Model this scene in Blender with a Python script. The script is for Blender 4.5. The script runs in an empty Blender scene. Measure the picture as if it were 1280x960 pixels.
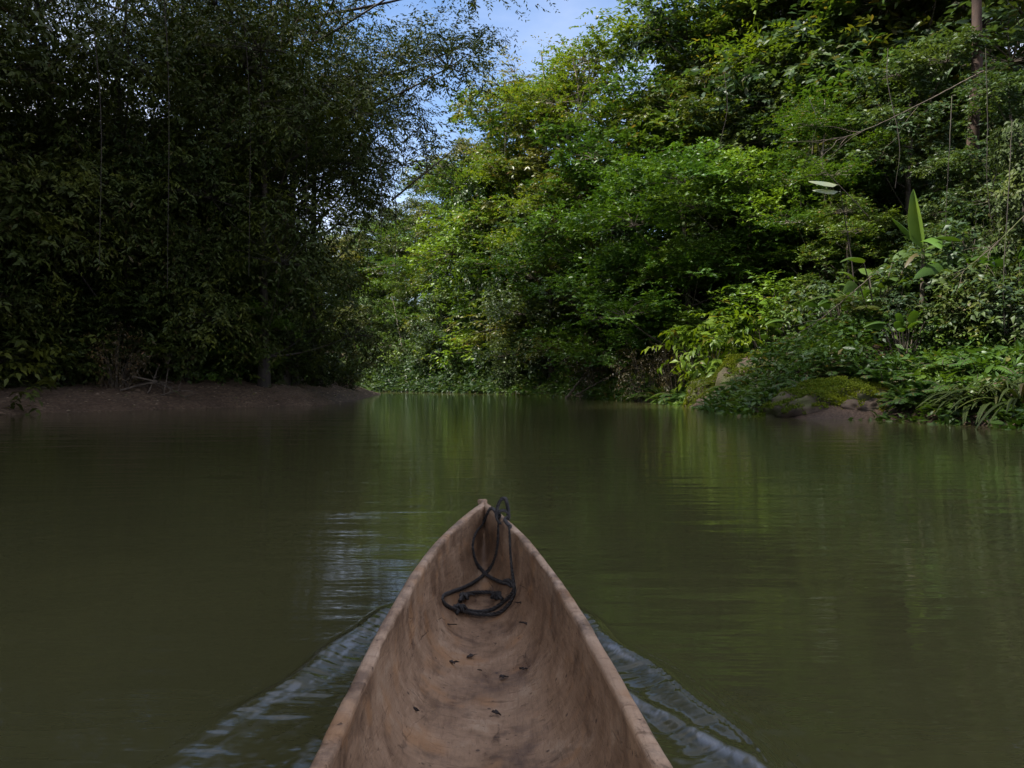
import bpy, math, numpy as np
from math import radians as R_
rng = np.random.default_rng(11)
scene = bpy.context.scene
COL = scene.collection
F_PX, HOR, CAMH = 967.0, 475.0, 1.05      # design-time survey constants (photo pixels -> metres)

# ------------------------------------------------------------------ numeric helpers
def nrm(a):
    return a / np.maximum(np.linalg.norm(a, axis=-1, keepdims=True), 1e-9)
def _hash(ix, iy, iz):
    n = (ix * 374761393 + iy * 668265263 + iz * 2147483647 * 31 + 1013904223) & 0xFFFFFFFF
    n = ((n ^ (n >> 13)) * 1274126177) & 0xFFFFFFFF
    n = ((n ^ (n >> 16)) * 2246822519) & 0xFFFFFFFF
    return ((n ^ (n >> 15)) & 0xFFFF) / 65535.0
def vnoise(p):
    p = np.asarray(p, float)
    i = np.floor(p).astype(np.int64); f = p - i; f = f * f * (3 - 2 * f)
    out = 0
    for dx in (0, 1):
        for dy in (0, 1):
            for dz in (0, 1):
                w = (f[..., 0] if dx else 1 - f[..., 0]) * (f[..., 1] if dy else 1 - f[..., 1]) * (f[..., 2] if dz else 1 - f[..., 2])
                out = out + w * _hash(i[..., 0] + dx, i[..., 1] + dy, i[..., 2] + dz)
    return out * 2 - 1
def fbm(p, o=4):
    p = np.asarray(p, float); a, s, out = 1.0, 1.0, 0
    for k in range(o):
        out = out + a * vnoise(p * s + 17.3 * k); a *= .5; s *= 2.03
    return out
def n2(x, y, s=1.0, o=4, z=0.0):
    x, y = np.broadcast_arrays(np.asarray(x, float), np.asarray(y, float))
    return fbm(np.stack([x * s, y * s, np.full_like(x, z)], -1), o)

def mk(name, V, Fs, mats, parent=None, rnd=None, smooth=False, midx=None, vattr=None):
    """V (N,3); Fs: list of (M,k) index arrays"""
    if not isinstance(Fs, (list, tuple)): Fs = [Fs]
    V = np.asarray(V, np.float32)
    me = bpy.data.meshes.new(name)
    me.vertices.add(len(V)); me.vertices.foreach_set('co', V.ravel())
    loops = np.concatenate([f.ravel() for f in Fs]).astype(np.int32)
    tot = np.concatenate([np.full(len(f), f.shape[1]) for f in Fs]).astype(np.int32)
    st = np.concatenate([[0], np.cumsum(tot)[:-1]]).astype(np.int32)
    me.loops.add(len(loops)); me.loops.foreach_set('vertex_index', loops)
    me.polygons.add(len(tot)); me.polygons.foreach_set('loop_start', st); me.polygons.foreach_set('loop_total', tot)
    if smooth: me.polygons.foreach_set('use_smooth', np.ones(len(tot), bool))
    if not isinstance(mats, (list, tuple)): mats = [mats]
    for m in mats: me.materials.append(m)
    if midx is not None: me.polygons.foreach_set('material_index', np.asarray(midx, np.int32))
    if rnd is not None:
        a = me.attributes.new('rnd', 'FLOAT', 'FACE'); a.data.foreach_set('value', np.asarray(rnd, np.float32))
    if vattr is not None:
        for k, v in vattr.items():
            a = me.attributes.new(k, 'FLOAT', 'POINT'); a.data.foreach_set('value', np.asarray(v, np.float32))
    me.update(calc_edges=True); me.validate()
    return me
def link(name, me, parent=None):
    o = bpy.data.objects.new(name, me); COL.objects.link(o)
    if parent: o.parent = parent
    return o
def empty(name, loc=(0, 0, 0), rz=0, sc=1.0, rx=0, ry=0):
    o = bpy.data.objects.new(name, None); COL.objects.link(o)
    o.location = loc; o.rotation_euler = (rx, ry, rz); o.scale = (sc, sc, sc) if np.isscalar(sc) else sc
    o.empty_display_size = .3
    return o
def tag(o, label=None, cat=None, group=None, kind=None):
    if label: o['label'] = label
    if cat: o['category'] = cat
    if group: o['group'] = group
    if kind: o['kind'] = kind
    return o

def tubes(P, Rr, S=6):
    """P (B,K,3), Rr (B,K) -> verts, quads"""
    P = np.asarray(P, float); Rr = np.asarray(Rr, float)
    B, K, _ = P.shape
    t = nrm(np.gradient(P, axis=1))
    ref = np.where(np.abs(t[..., 2:3]) > .8, np.array([1.0, .13, 0]), np.array([0.0, .11, 1]))
    u = nrm(np.cross(t, ref)); v = np.cross(t, u)
    a = np.arange(S) * 2 * np.pi / S
    V = P[:, :, None, :] + Rr[:, :, None, None] * (u[:, :, None, :] * np.cos(a)[None, None, :, None] + v[:, :, None, :] * np.sin(a)[None, None, :, None])
    idx = np.arange(B * K * S).reshape(B, K, S)
    q = np.stack([idx[:, :-1], np.roll(idx, -1, 2)[:, :-1], np.roll(idx, -1, 2)[:, 1:], idx[:, 1:]], -1).reshape(-1, 4)
    return V.reshape(-1, 3), q
def curve3(p0, p1, p2, K):
    s = np.linspace(0, 1, K)[None, :, None]
    return (1 - s) ** 2 * p0[:, None] + 2 * s * (1 - s) * p1[:, None] + s * s * p2[:, None]
class Acc:
    def __init__(s): s.V, s.F, s.n, s.r = [], [], 0, []
    def add(s, V, F, r=None):
        s.V.append(V); s.F.append(np.asarray(F) + s.n); s.n += len(V)
        s.r.append(np.full(len(F), .5) if r is None else np.asarray(r))
    def mesh(s, name, mat, smooth=False):
        k = {}
        return mk(name, np.concatenate(s.V), [np.concatenate([f for f in s.F if f.shape[1] == n]) for n in sorted({f.shape[1] for f in s.F})],
                  mat, smooth=smooth, rnd=np.concatenate([r for n in sorted({f.shape[1] for f in s.F}) for f, r in zip(s.F, s.r) if f.shape[1] == n]))

def leaves(pos, d, n, L, W, fold=.22, droop=.18):
    d = nrm(d); side = nrm(np.cross(d, n)); n = np.cross(side, d)
    L = L[:, None]; W = W[:, None]
    m = pos + d * L * .5 + n * L * .02
    t = pos + d * L - n * L * droop
    l = pos + d * L * .42 + side * W * .5 + n * W * fold
    r = pos + d * L * .42 - side * W * .5 + n * W * fold
    V = np.stack([pos, l, r, t, m], 1).reshape(-1, 3)
    b = np.arange(len(pos))[:, None, None] * 5
    Fc = (np.array([[0, 2, 4], [2, 3, 4], [3, 1, 4], [1, 0, 4]])[None] + b).reshape(-1, 3)
    return V, Fc
def leaves2(pos, d, n, L, W, fold=.22, droop=.0):
    """four-cornered folded leaf for canopies that stand far off"""
    d = nrm(d); side = nrm(np.cross(d, n)); n = np.cross(side, d)
    L = L[:, None]; W = W[:, None]
    V = np.stack([pos, pos + d * L * .45 + side * W * .5 + n * W * fold, pos + d * L * .45 - side * W * .5 + n * W * fold, pos + d * L], 1).reshape(-1, 3)
    b = np.arange(len(pos))[:, None, None] * 4
    return V, (np.array([[0, 2, 3], [0, 3, 1]])[None] + b).reshape(-1, 3)
def blades(P, W, side, fold=.15):
    """long leaves: P (B,K,3) spine, W (B,K) width, side (B,3)"""
    B, K, _ = P.shape
    t = nrm(np.gradient(P, axis=1)); sd = side[:, None, :] - t * np.sum(side[:, None, :] * t, -1, keepdims=True); sd = nrm(sd)
    n = np.cross(sd, t)
    l = P + sd * W[..., None] * .5 + n * W[..., None] * fold
    r = P - sd * W[..., None] * .5 + n * W[..., None] * fold
    V = np.stack([l, P, r], 2)
    idx = np.arange(B * K * 3).reshape(B, K, 3)
    q = np.stack([idx[:, :-1, :-1], idx[:, :-1, 1:], idx[:, 1:, 1:], idx[:, 1:, :-1]], -1).reshape(-1, 4)
    return V.reshape(-1, 3), q

# ------------------------------------------------------------------ materials
class NT:
    def __init__(s, m): s.t = m.node_tree; s.n = s.t.nodes; s.l = s.t.links
    def new(s, ty, **kw):
        x = s.n.new(ty)
        for k, v in kw.items():
            if k.startswith('i_'):
                key = k[2:]
                x.inputs[int(key) if key.isdigit() else key.replace('_', ' ')].default_value = v
            else: setattr(x, k, v)
        return x
    def con(s, a, b): s.l.new(a, b)
    def ramp(s, fac, stops):
        r = s.n.new('ShaderNodeValToRGB'); e = r.color_ramp.elements
        while len(e) < len(stops): e.new(.5)
        for i, (p, c) in enumerate(stops):
            e[i].position = p; e[i].color = (*c, 1) if len(c) == 3 else c
        s.con(fac, r.inputs[0]); return r.outputs[0]
    def mix(s, fac, a, b, mode='MIX'):
        x = s.n.new('ShaderNodeMix'); x.data_type = 'RGBA'; x.blend_type = mode
        for v, i in ((fac, 0), (a, 6), (b, 7)):
            if hasattr(v, 'links'): s.con(v, x.inputs[i])
            elif i == 0: x.inputs[0].default_value = v
            else: x.inputs[i].default_value = (*v, 1)
        return x.outputs[2]
def newmat(name):
    m = bpy.data.materials.new(name); m.use_nodes = True
    nt = NT(m); bs = nt.n['Principled BSDF']; return m, nt, bs
def leaf_mat(name, c1, c2, c3=None, rough=.42, transl=.28, spec=.35, hue=.02):
    m, nt, bs = newmat(name)
    at = nt.new('ShaderNodeAttribute', attribute_name='rnd')
    oi = nt.new('ShaderNodeObjectInfo')
    tc = nt.new('ShaderNodeTexCoord')
    no = nt.new('ShaderNodeTexNoise', i_Scale=.55, i_Detail=2.0); nt.con(tc.outputs['Object'], no.inputs['Vector'])
    col = nt.ramp(at.outputs['Fac'], [(0, c1), (.55, c2), (.93, c2), (.97, c3 or c2)])
    young = tuple(min(1, a * b) for a, b in zip(c2, (1.6, 1.35, .8)))
    f = nt.ramp(no.outputs['Fac'], [(.48, (0, 0, 0)), (.68, (1, 1, 1))])
    col = nt.mix(f, col, young)
    hs = nt.new('ShaderNodeHueSaturation'); nt.con(col, hs.inputs['Color'])
    mr = nt.new('ShaderNodeMapRange'); nt.con(oi.outputs['Random'], mr.inputs[0]); mr.inputs[3].default_value = .5 - hue; mr.inputs[4].default_value = .5 + hue
    nt.con(mr.outputs[0], hs.inputs['Hue'])
    mv = nt.new('ShaderNodeMapRange'); nt.con(oi.outputs['Random'], mv.inputs[0]); mv.inputs[3].default_value = 1.2; mv.inputs[4].default_value = .8
    nt.con(mv.outputs[0], hs.inputs['Value'])
    nt.con(hs.outputs[0], bs.inputs['Base Color'])
    bs.inputs['Roughness'].default_value = rough; bs.inputs['Specular IOR Level'].default_value = spec
    tr = nt.new('ShaderNodeBsdfTranslucent')
    tcx = nt.mix(1.0, hs.outputs[0], (1.5, 1.5, .5), 'MULTIPLY'); nt.con(tcx, tr.inputs['Color'])
    mx = nt.new('ShaderNodeMixShader'); mx.inputs[0].default_value = transl
    nt.con(bs.outputs[0], mx.inputs[1]); nt.con(tr.outputs[0], mx.inputs[2])
    nt.con(mx.outputs[0], nt.n['Material Output'].inputs[0])
    return m
def bark_mat(name, c1, c2, scale=6.0, moss=0.0):
    m, nt, bs = newmat(name)
    tc = nt.new('ShaderNodeTexCoord'); mp = nt.new('ShaderNodeMapping'); mp.inputs['Scale'].default_value = (1, 1, .25)
    nt.con(tc.outputs['Object'], mp.inputs[0])
    no = nt.new('ShaderNodeTexNoise', i_Scale=scale, i_Detail=5.0); nt.con(mp.outputs[0], no.inputs['Vector'])
    col = nt.ramp(no.outputs['Fac'], [(.35, c1), (.65, c2)])
    if moss:
        n2_ = nt.new('ShaderNodeTexNoise', i_Scale=1.3, i_Detail=4.0); nt.con(tc.outputs['Object'], n2_.inputs['Vector'])
        f = nt.ramp(n2_.outputs['Fac'], [(.62 - moss * .3, (0, 0, 0)), (.7, (1, 1, 1))])
        col = nt.mix(f, col, (.06, .075, .015))
    nt.con(col, bs.inputs['Base Color']); bs.inputs['Roughness'].default_value = .85
    bp = nt.new('ShaderNodeBump', i_Strength=.6, i_Distance=.03); nt.con(no.outputs['Fac'], bp.inputs['Height']); nt.con(bp.outputs[0], bs.inputs['Normal'])
    return m

M = {}
M['leaf_mid'] = leaf_mat('leaf_mid', (.030, .060, .012), (.055, .105, .020), (.13, .10, .03))
M['leaf_bright'] = leaf_mat('leaf_bright', (.036, .084, .013), (.072, .145, .022), (.12, .15, .03))
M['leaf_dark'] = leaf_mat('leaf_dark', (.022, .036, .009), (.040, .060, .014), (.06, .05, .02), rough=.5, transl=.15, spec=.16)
M['leaf_blue'] = leaf_mat('leaf_blue', (.024, .047, .020), (.044, .076, .031), (.09, .09, .05), rough=.45, spec=.28)
M['leaf_yellow'] = leaf_mat('leaf_yellow', (.036, .072, .011), (.064, .110, .016), (.18, .15, .03), transl=.35)
M['leaf_lime'] = leaf_mat('leaf_lime', (.085, .15, .012), (.15, .23, .022), (.2, .16, .03), transl=.35)
M['leaf_olive'] = leaf_mat('leaf_olive', (.038, .055, .013), (.066, .084, .019), (.15, .11, .04))
M['leaf_pale'] = leaf_mat('leaf_pale', (.085, .100, .055), (.130, .140, .075), (.18, .14, .08))
M['leaf_dry'] = leaf_mat('leaf_dry', (.050, .042, .018), (.075, .060, .025), (.16, .09, .03), transl=.15)
M['leaf_fern'] = leaf_mat('leaf_fern', (.024, .058, .013), (.044, .090, .018), (.13, .11, .03), rough=.4)
M['leaf_moss'] = leaf_mat('leaf_moss', (.07, .10, .010), (.13, .16, .015), (.16, .14, .02), rough=.7, spec=.15)
M['leaf_big'] = leaf_mat('leaf_big', (.10, .16, .03), (.155, .23, .05), rough=.4, spec=.35)
M['leaf_silver'] = leaf_mat('leaf_silver', (.16, .20, .16), (.22, .26, .20), rough=.35, spec=.6)
M['bark'] = bark_mat('bark', (.045, .034, .024), (.10, .078, .058), moss=.25)
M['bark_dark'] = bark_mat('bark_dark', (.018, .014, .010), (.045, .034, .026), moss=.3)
M['bark_red'] = bark_mat('bark_red', (.030, .016, .010), (.060, .032, .020), moss=.2)
M['bark_pale'] = bark_mat('bark_pale', (.16, .13, .10), (.26, .22, .17))
M['deadwood'] = bark_mat('deadwood', (.05, .038, .027), (.12, .092, .066), 9.0, moss=.1)

# ------------------------------------------------------------------ river outline and terrain
LEFT = np.array([(-19, -150), (-17, -20), (-16.2, 0), (-16, 15), (-15.4, 23.3), (-14.2, 25.4), (-12.1, 28.2), (-9.6, 30.0), (-7.9, 32.2), (-7.9, 36),
                 (-8.5, 45), (-9.6, 57), (-11, 60.5), (-15, 62.5), (-30, 66), (-80, 70)], float)
RIGHT = np.array([(14, -150), (13, -20), (12.6, 0), (11.9, 10), (11.2, 16.9), (10.0, 20.7), (8.3, 20.7), (7.1, 22.3), (7.2, 27), (7.3, 31), (7.1, 35.6), (4.9, 42.3),
                  (3.1, 48.4), (-1.4, 59.7), (-4.5, 63.5), (-11.5, 70.5), (-18, 76), (-34, 82), (-80, 86)], float)
def _pdist(x, y, poly):
    best = np.full(x.shape, 1e9)
    for (x0, y0), (x1, y1) in zip(poly[:-1], poly[1:]):
        dx, dy = x1 - x0, y1 - y0
        t = np.clip(((x - x0) * dx + (y - y0) * dy) / (dx * dx + dy * dy), 0, 1)
        best = np.minimum(best, np.hypot(x - x0 - t * dx, y - y0 - t * dy))
    return best
WPOLY = np.concatenate([LEFT, RIGHT[::-1]])
def _inside(x, y, poly):
    c = np.zeros(x.shape, bool); j = len(poly) - 1
    for i in range(len(poly)):
        xi, yi = poly[i]; xj, yj = poly[j]
        if yi != yj:
            c ^= ((yi > y) != (yj > y)) & (x < (xj - xi) * (y - yi) / (yj - yi) + xi)
        j = i
    return c
def ground(x, y, full=False):
    x = np.asarray(x, float); y = np.asarray(y, float); x, y = np.broadcast_arrays(x, y); x = x.copy(); y = y.copy()
    wob = .35 * n2(x, y, .35, 3, 3.1)
    dl = _pdist(x, y, LEFT); dr = _pdist(x, y, RIGHT); ins = _inside(x, y, WPOLY)
    d = np.minimum(dl, dr); d = np.where(ins, -d, d) + wob * np.clip(d / 2, 0.15, 1)
    rough = n2(x, y, .22, 4, 9.0); fine = n2(x, y, 1.6, 3, 5.0)
    dp = np.maximum(d, 0)
    hl = 1.25 * (1 - np.exp(-dp / 3.2)) + .11 * np.maximum(dp - 9, 0) + rough * .35 * np.clip(dp / 6, 0, 1) + fine * .06 * np.clip(dp, 0, 1)
    hl = np.minimum(hl, 6 + rough)
    hr = .45 * (1 - np.exp(-dp / .25)) + 11.5 * (1 - np.exp(-np.maximum(dp - .6, 0) * .50 / 11.5)) + rough * .7 * np.clip(dp / 5, 0, 1) + fine * .09 * np.clip(dp, 0, 1)
    h = np.where(dl < dr, hl, hr)
    h = np.where(d < 0, np.maximum(-1.1, d * .3) - .02, h)
    if full: return h, d, dl < dr
    return h
def gz(x, y): return float(ground(np.array([x]), np.array([y]))[0])
def at_px(px, Y): return (px - 640) / F_PX * Y

def lines(segs):
    out = []
    for a, b, n in segs: out.append(np.linspace(a, b, n, endpoint=False))
    return np.unique(np.round(np.concatenate(out + [[segs[-1][1]]]), 4))
gx = lines([(-260, -70, 14), (-70, -34, 26), (-34, 36, 160), (36, 80, 26), (80, 260, 13)])
gy = lines([(-160, -10, 24), (-10, 96, 220), (96, 150, 24), (150, 300, 12)])
GX, GY = np.meshgrid(gx, gy)
GZ, GD, GL = ground(GX, GY, True)
def gridmesh(name, X, Y, Z, mat, keep=None, **kw):
    ny, nx = X.shape; idx = np.arange(ny * nx).reshape(ny, nx)
    q = np.stack([idx[:-1, :-1], idx[:-1, 1:], idx[1:, 1:], idx[1:, :-1]], -1).reshape(-1, 4)
    if keep is not None: q = q[keep.reshape(-1)]
    return mk(name, np.stack([X, Y, Z], -1).reshape(-1, 3), q, mat, smooth=True, **kw)

m, nt, bs = newmat('forest_soil')
tc = nt.new('ShaderNodeTexCoord')
a1 = nt.new('ShaderNodeTexNoise', i_Scale=.9, i_Detail=8.0, i_Roughness=.65); nt.con(tc.outputs['Object'], a1.inputs['Vector'])
soil = nt.ramp(a1.outputs['Fac'], [(.3, (.026, .014, .007)), (.55, (.055, .031, .017)), (.75, (.085, .052, .030))])
vo = nt.new('ShaderNodeTexVoronoi', i_Scale=11.0, i_Randomness=1.0); nt.con(tc.outputs['Object'], vo.inputs['Vector'])
peb = nt.ramp(vo.outputs['Color'], [(.2, (.075, .046, .026)), (.7, (.18, .118, .070)), (.95, (.28, .205, .14))])
av = nt.new('ShaderNodeAttribute', attribute_name='gravel')
a2 = nt.new('ShaderNodeTexNoise', i_Scale=.8, i_Detail=3.0); nt.con(tc.outputs['Object'], a2.inputs['Vector'])
mm = nt.new('ShaderNodeMath', operation='MULTIPLY'); nt.con(av.outputs['Fac'], mm.inputs[0]); nt.con(a2.outputs['Fac'], mm.inputs[1])
colr = nt.mix(mm.outputs[0], soil, peb)
nt.con(colr, bs.inputs['Base Color']); bs.inputs['Roughness'].default_value = .8
bmp = nt.new('ShaderNodeBump', i_Strength=.7, i_Distance=.06)
ad = nt.new('ShaderNodeMath', operation='SUBTRACT'); nt.con(a1.outputs['Fac'], ad.inputs[0]); nt.con(vo.outputs['Distance'], ad.inputs[1])
nt.con(ad.outputs[0], bmp.inputs['Height']); nt.con(bmp.outputs[0], bs.inputs['Normal'])
M['soil'] = m
grav = np.where(GL, np.clip(1.15 - np.abs(GD - 2.5) / 7, 0, 1), GD * 0).ravel()
o = link('ground', gridmesh('ground', GX, GY, GZ, M['soil'], vattr={'gravel': grav}))
tag(o, 'brown muddy banks and forest floor rising into hills either side of the river', kind='structure')

# ------------------------------------------------------------------ dugout canoe: outline
def sheer(Y):
    return .30 + .125 * np.clip((np.asarray(Y, float) - 1.4) / 2.7, 0, 2) ** 2
def px2boat(px, py):
    Y = 2.5
    for _ in range(30): Y = (CAMH - float(sheer(Y))) * F_PX / (py - HOR)
    return (px - 640) / F_PX * Y, Y
Lpx = [(601, 626), (575, 650), (551, 673), (522.5, 709), (496, 746), (474, 787.5), (451, 840), (420, 901), (387.5, 960)]
Rpx = [(607, 626), (622, 640), (639, 656), (680, 697), (706, 739), (732, 776), (759, 821), (792.5, 877), (837.5, 960)]
Lp = np.array([px2boat(*p) for p in Lpx]); Rp = np.array([px2boat(*p) for p in Rpx])
TIP = max(Lp[0, 1], Rp[0, 1]) + .012
YB = 1.5
def _fit(p):
    u = np.sqrt(TIP - p[:, 1]); return np.polyfit(u, p[:, 0], 4)
fl, fr = _fit(Lp), _fit(Rp)
def outline(Y):
    Y = np.asarray(Y, float); u = np.sqrt(np.clip(TIP - np.maximum(Y, YB), 0, None))
    l, r = np.polyval(fl, u), np.polyval(fr, u)
    c, w = (l + r) / 2, (r - l) / 2
    cb = .012 * np.clip(YB - Y, 0, None)
    back = np.clip(YB - Y, 0, None)
    w = w + .05 * (1 - np.exp(-back / .8)) - .42 * np.clip((-1.2 - Y) / 1.6, 0, 1) ** 2
    c = c + cb * 1.0
    w = np.maximum(w, .004)
    return c, w
WALL = .030
YAP = TIP - .085      # inner apex of the hollow
def inner(Y):
    c, w = outline(Y)
    f = np.clip((YAP - Y) / .12, 0, 1)
    wi = np.where(Y < YAP, np.maximum(w - WALL * (1 + .25 * (1 - f)), 0.0005), .0005)
    g = sheer(Y)
    k = np.clip((Y - (YAP - .62)) / .62, 0, 1)
    fl_ = -.015 + .012 * np.clip((Y - 1.5), 0, 2) + (g + .015 - .012 * np.clip((Y - 1.5), 0, 2)) * (k * k * .55 + k ** 5 * .43)
    s = np.clip((Y + 2.4) / .5, 0, 1); fl_ = np.where(Y < -1.9, g - (g - fl_) * s, fl_)
    return c, wi, np.minimum(fl_, g - .002), g
def inner_z(x, Y):
    c, wi, f, g = inner(Y)
    s = np.clip(np.abs(x - c) / np.maximum(wi, 1e-4), 0, 1)
    th = np.arcsin(s ** (1 / .78))
    z = g - (g - f) * np.cos(th) ** .62
    return np.where(np.abs(x - c) > wi, g, z)

m, nt, bs = newmat('hewn_wood')
tc = nt.new('ShaderNodeTexCoord'); mp = nt.new('ShaderNodeMapping'); mp.inputs['Scale'].default_value = (1.0, .13, 1.0); nt.con(tc.outputs['Object'], mp.inputs[0])
g1 = nt.new('ShaderNodeTexNoise', i_Scale=75.0, i_Detail=8.0, i_Roughness=.68, i_Distortion=.6); nt.con(mp.outputs[0], g1.inputs['Vector'])
g2 = nt.new('ShaderNodeTexNoise', i_Scale=5.0, i_Detail=12.0, i_Roughness=.70, i_Distortion=.4); nt.con(tc.outputs['Object'], g2.inputs['Vector'])
base = nt.ramp(g2.outputs['Fac'], [(.32, (.12, .070, .040)), (.44, (.25, .155, .092)), (.56, (.32, .205, .125)), (.68, (.42, .30, .20))])
grain = nt.ramp(g1.outputs['Fac'], [(.25, (.62, .58, .54)), (.45, (.97, .97, .97)), (.62, (1.03, 1.03, 1.03)), (.8, (1.14, 1.12, 1.08))])
colr = nt.mix(1.0, base, grain, 'MULTIPLY')
g3 = nt.new('ShaderNodeTexNoise', i_Scale=4.2, i_Detail=10.0, i_Roughness=.75); mp3 = nt.new('ShaderNodeMapping'); mp3.inputs['Location'].default_value = (3.1, 7.7, 1.2)
nt.con(tc.outputs['Object'], mp3.inputs[0]); nt.con(mp3.outputs[0], g3.inputs['Vector'])
st = nt.ramp(g3.outputs['Fac'], [(.50, (0, 0, 0)), (.60, (.72, .72, .72))])
colr = nt.mix(st, colr, (.105, .060, .036))
g5 = nt.new('ShaderNodeTexNoise', i_Scale=7.0, i_Detail=3.0); mp5 = nt.new('ShaderNodeMapping'); mp5.inputs['Location'].default_value = (9.1, 2.7, 4.2)
nt.con(tc.outputs['Object'], mp5.inputs[0]); nt.con(mp5.outputs[0], g5.inputs['Vector'])
orr = nt.ramp(g5.outputs['Fac'], [(.56, (0, 0, 0)), (.68, (.55, .55, .55))])
colr = nt.mix(orr, colr, (.36, .19, .085))
# cracks and gouges
mp4 = nt.new('ShaderNodeMapping'); mp4.inputs['Scale'].default_value = (1.0, .35, 1.0); nt.con(tc.outputs['Object'], mp4.inputs[0])
wn = nt.new('ShaderNodeTexNoise', i_Scale=9.0, i_Detail=4.0); nt.con(mp4.outputs[0], wn.inputs['Vector'])
mxv = nt.new('ShaderNodeMix'); mxv.data_type = 'RGBA'; mxv.inputs[0].default_value = .12; nt.con(mp4.outputs[0], mxv.inputs[6]); nt.con(wn.outputs['Color'], mxv.inputs[7])
vc = nt.new('ShaderNodeTexVoronoi', feature='DISTANCE_TO_EDGE', i_Scale=5.0); nt.con(mxv.outputs[2], vc.inputs['Vector'])
crk = nt.ramp(vc.outputs['Distance'], [(.0, (1, 1, 1)), (.014, (0, 0, 0))])
gate = nt.ramp(g3.outputs['Color'], [(.50, (0, 0, 0)), (.60, (.8, .8, .8))])
crm = nt.mix(1.0, crk, gate, 'MULTIPLY')
colr = nt.mix(crm, colr, (.06, .035, .026))
mpt = nt.new('ShaderNodeMapping'); mpt.inputs['Scale'].default_value = (.22, 1.0, .6); mpt.inputs['Rotation'].default_value = (0, 0, .18); nt.con(tc.outputs['Object'], mpt.inputs[0])
gt = nt.new('ShaderNodeTexNoise', i_Scale=48.0, i_Detail=5.0, i_Roughness=.6, i_Distortion=.4); nt.con(mpt.outputs[0], gt.inputs['Vector'])
scr_ = nt.ramp(gt.outputs['Fac'], [(.30, (.55, .50, .46)), (.42, (1, 1, 1)), (.66, (1, 1, 1)), (.74, (1.15, 1.12, 1.1))])
colr = nt.mix(.8, colr, scr_, 'MULTIPLY')
vs = nt.new('ShaderNodeTexVoronoi', i_Scale=16.0); nt.con(tc.outputs['Object'], vs.inputs['Vector'])
spk = nt.ramp(vs.outputs['Distance'], [(.06, (.9, .9, .9)), (.13, (0, 0, 0))])
colr = nt.mix(spk, colr, (.07, .04, .03))
rg = nt.new('ShaderNodeMapRange'); nt.con(st, rg.inputs[0]); rg.inputs[3].default_value = .66; rg.inputs[4].default_value = .36; nt.con(rg.outputs[0], bs.inputs['Roughness'])
nt.con(colr, bs.inputs['Base Color']); bs.inputs['Roughness'].default_value = .62; bs.inputs['Specular IOR Level'].default_value = .3
vb = nt.new('ShaderNodeTexVoronoi', feature='SMOOTH_F1', i_Scale=13.0); nt.con(mp4.outputs[0], vb.inputs['Vector'])
b1 = nt.new('ShaderNodeBump', i_Strength=.7, i_Distance=.014); nt.con(vb.outputs['Distance'], b1.inputs['Height'])
b2 = nt.new('ShaderNodeBump', i_Strength=.8, i_Distance=.004); nt.con(g1.outputs['Fac'], b2.inputs['Height']); nt.con(b1.outputs[0], b2.inputs['Normal'])
b3 = nt.new('ShaderNodeBump', i_Strength=.9, i_Distance=.004, invert=True); nt.con(crm, b3.inputs['Height']); nt.con(b2.outputs[0], b3.inputs['Normal'])
nt.con(b3.outputs[0], bs.inputs['Normal'])
M['wood'] = m
ms = nt.new('ShaderNodeTexNoise', i_Scale=38.0, i_Detail=3.0, i_Roughness=.7); nt.con(tc.outputs['Object'], ms.inputs['Vector'])
chip = nt.ramp(ms.outputs['Fac'], [(.66, (0, 0, 0)), (.72, (.75, .75, .75))])
colr = nt.mix(chip, colr, (.075, .042, .028)); nt.con(colr, bs.inputs['Base Color'])
b4 = nt.new('ShaderNodeBump', i_Strength=.8, i_Distance=.003, invert=True); nt.con(chip, b4.inputs['Height']); nt.con(b3.outputs[0], b4.inputs['Normal']); nt.con(b4.outputs[0], bs.inputs['Normal'])
m2 = m.copy(); m2.name = 'rim_wood'
for n in m2.node_tree.nodes:
    if n.type == 'VALTORGB' and abs(n.color_ramp.elements[1].color[0] - .25) < .01:
        for e, c in zip(n.color_ramp.elements, [(.25, .155, .095), (.36, .235, .15), (.42, .285, .19), (.48, .345, .245)]): e.color = (*c, 1)
M['rim'] = m2

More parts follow.
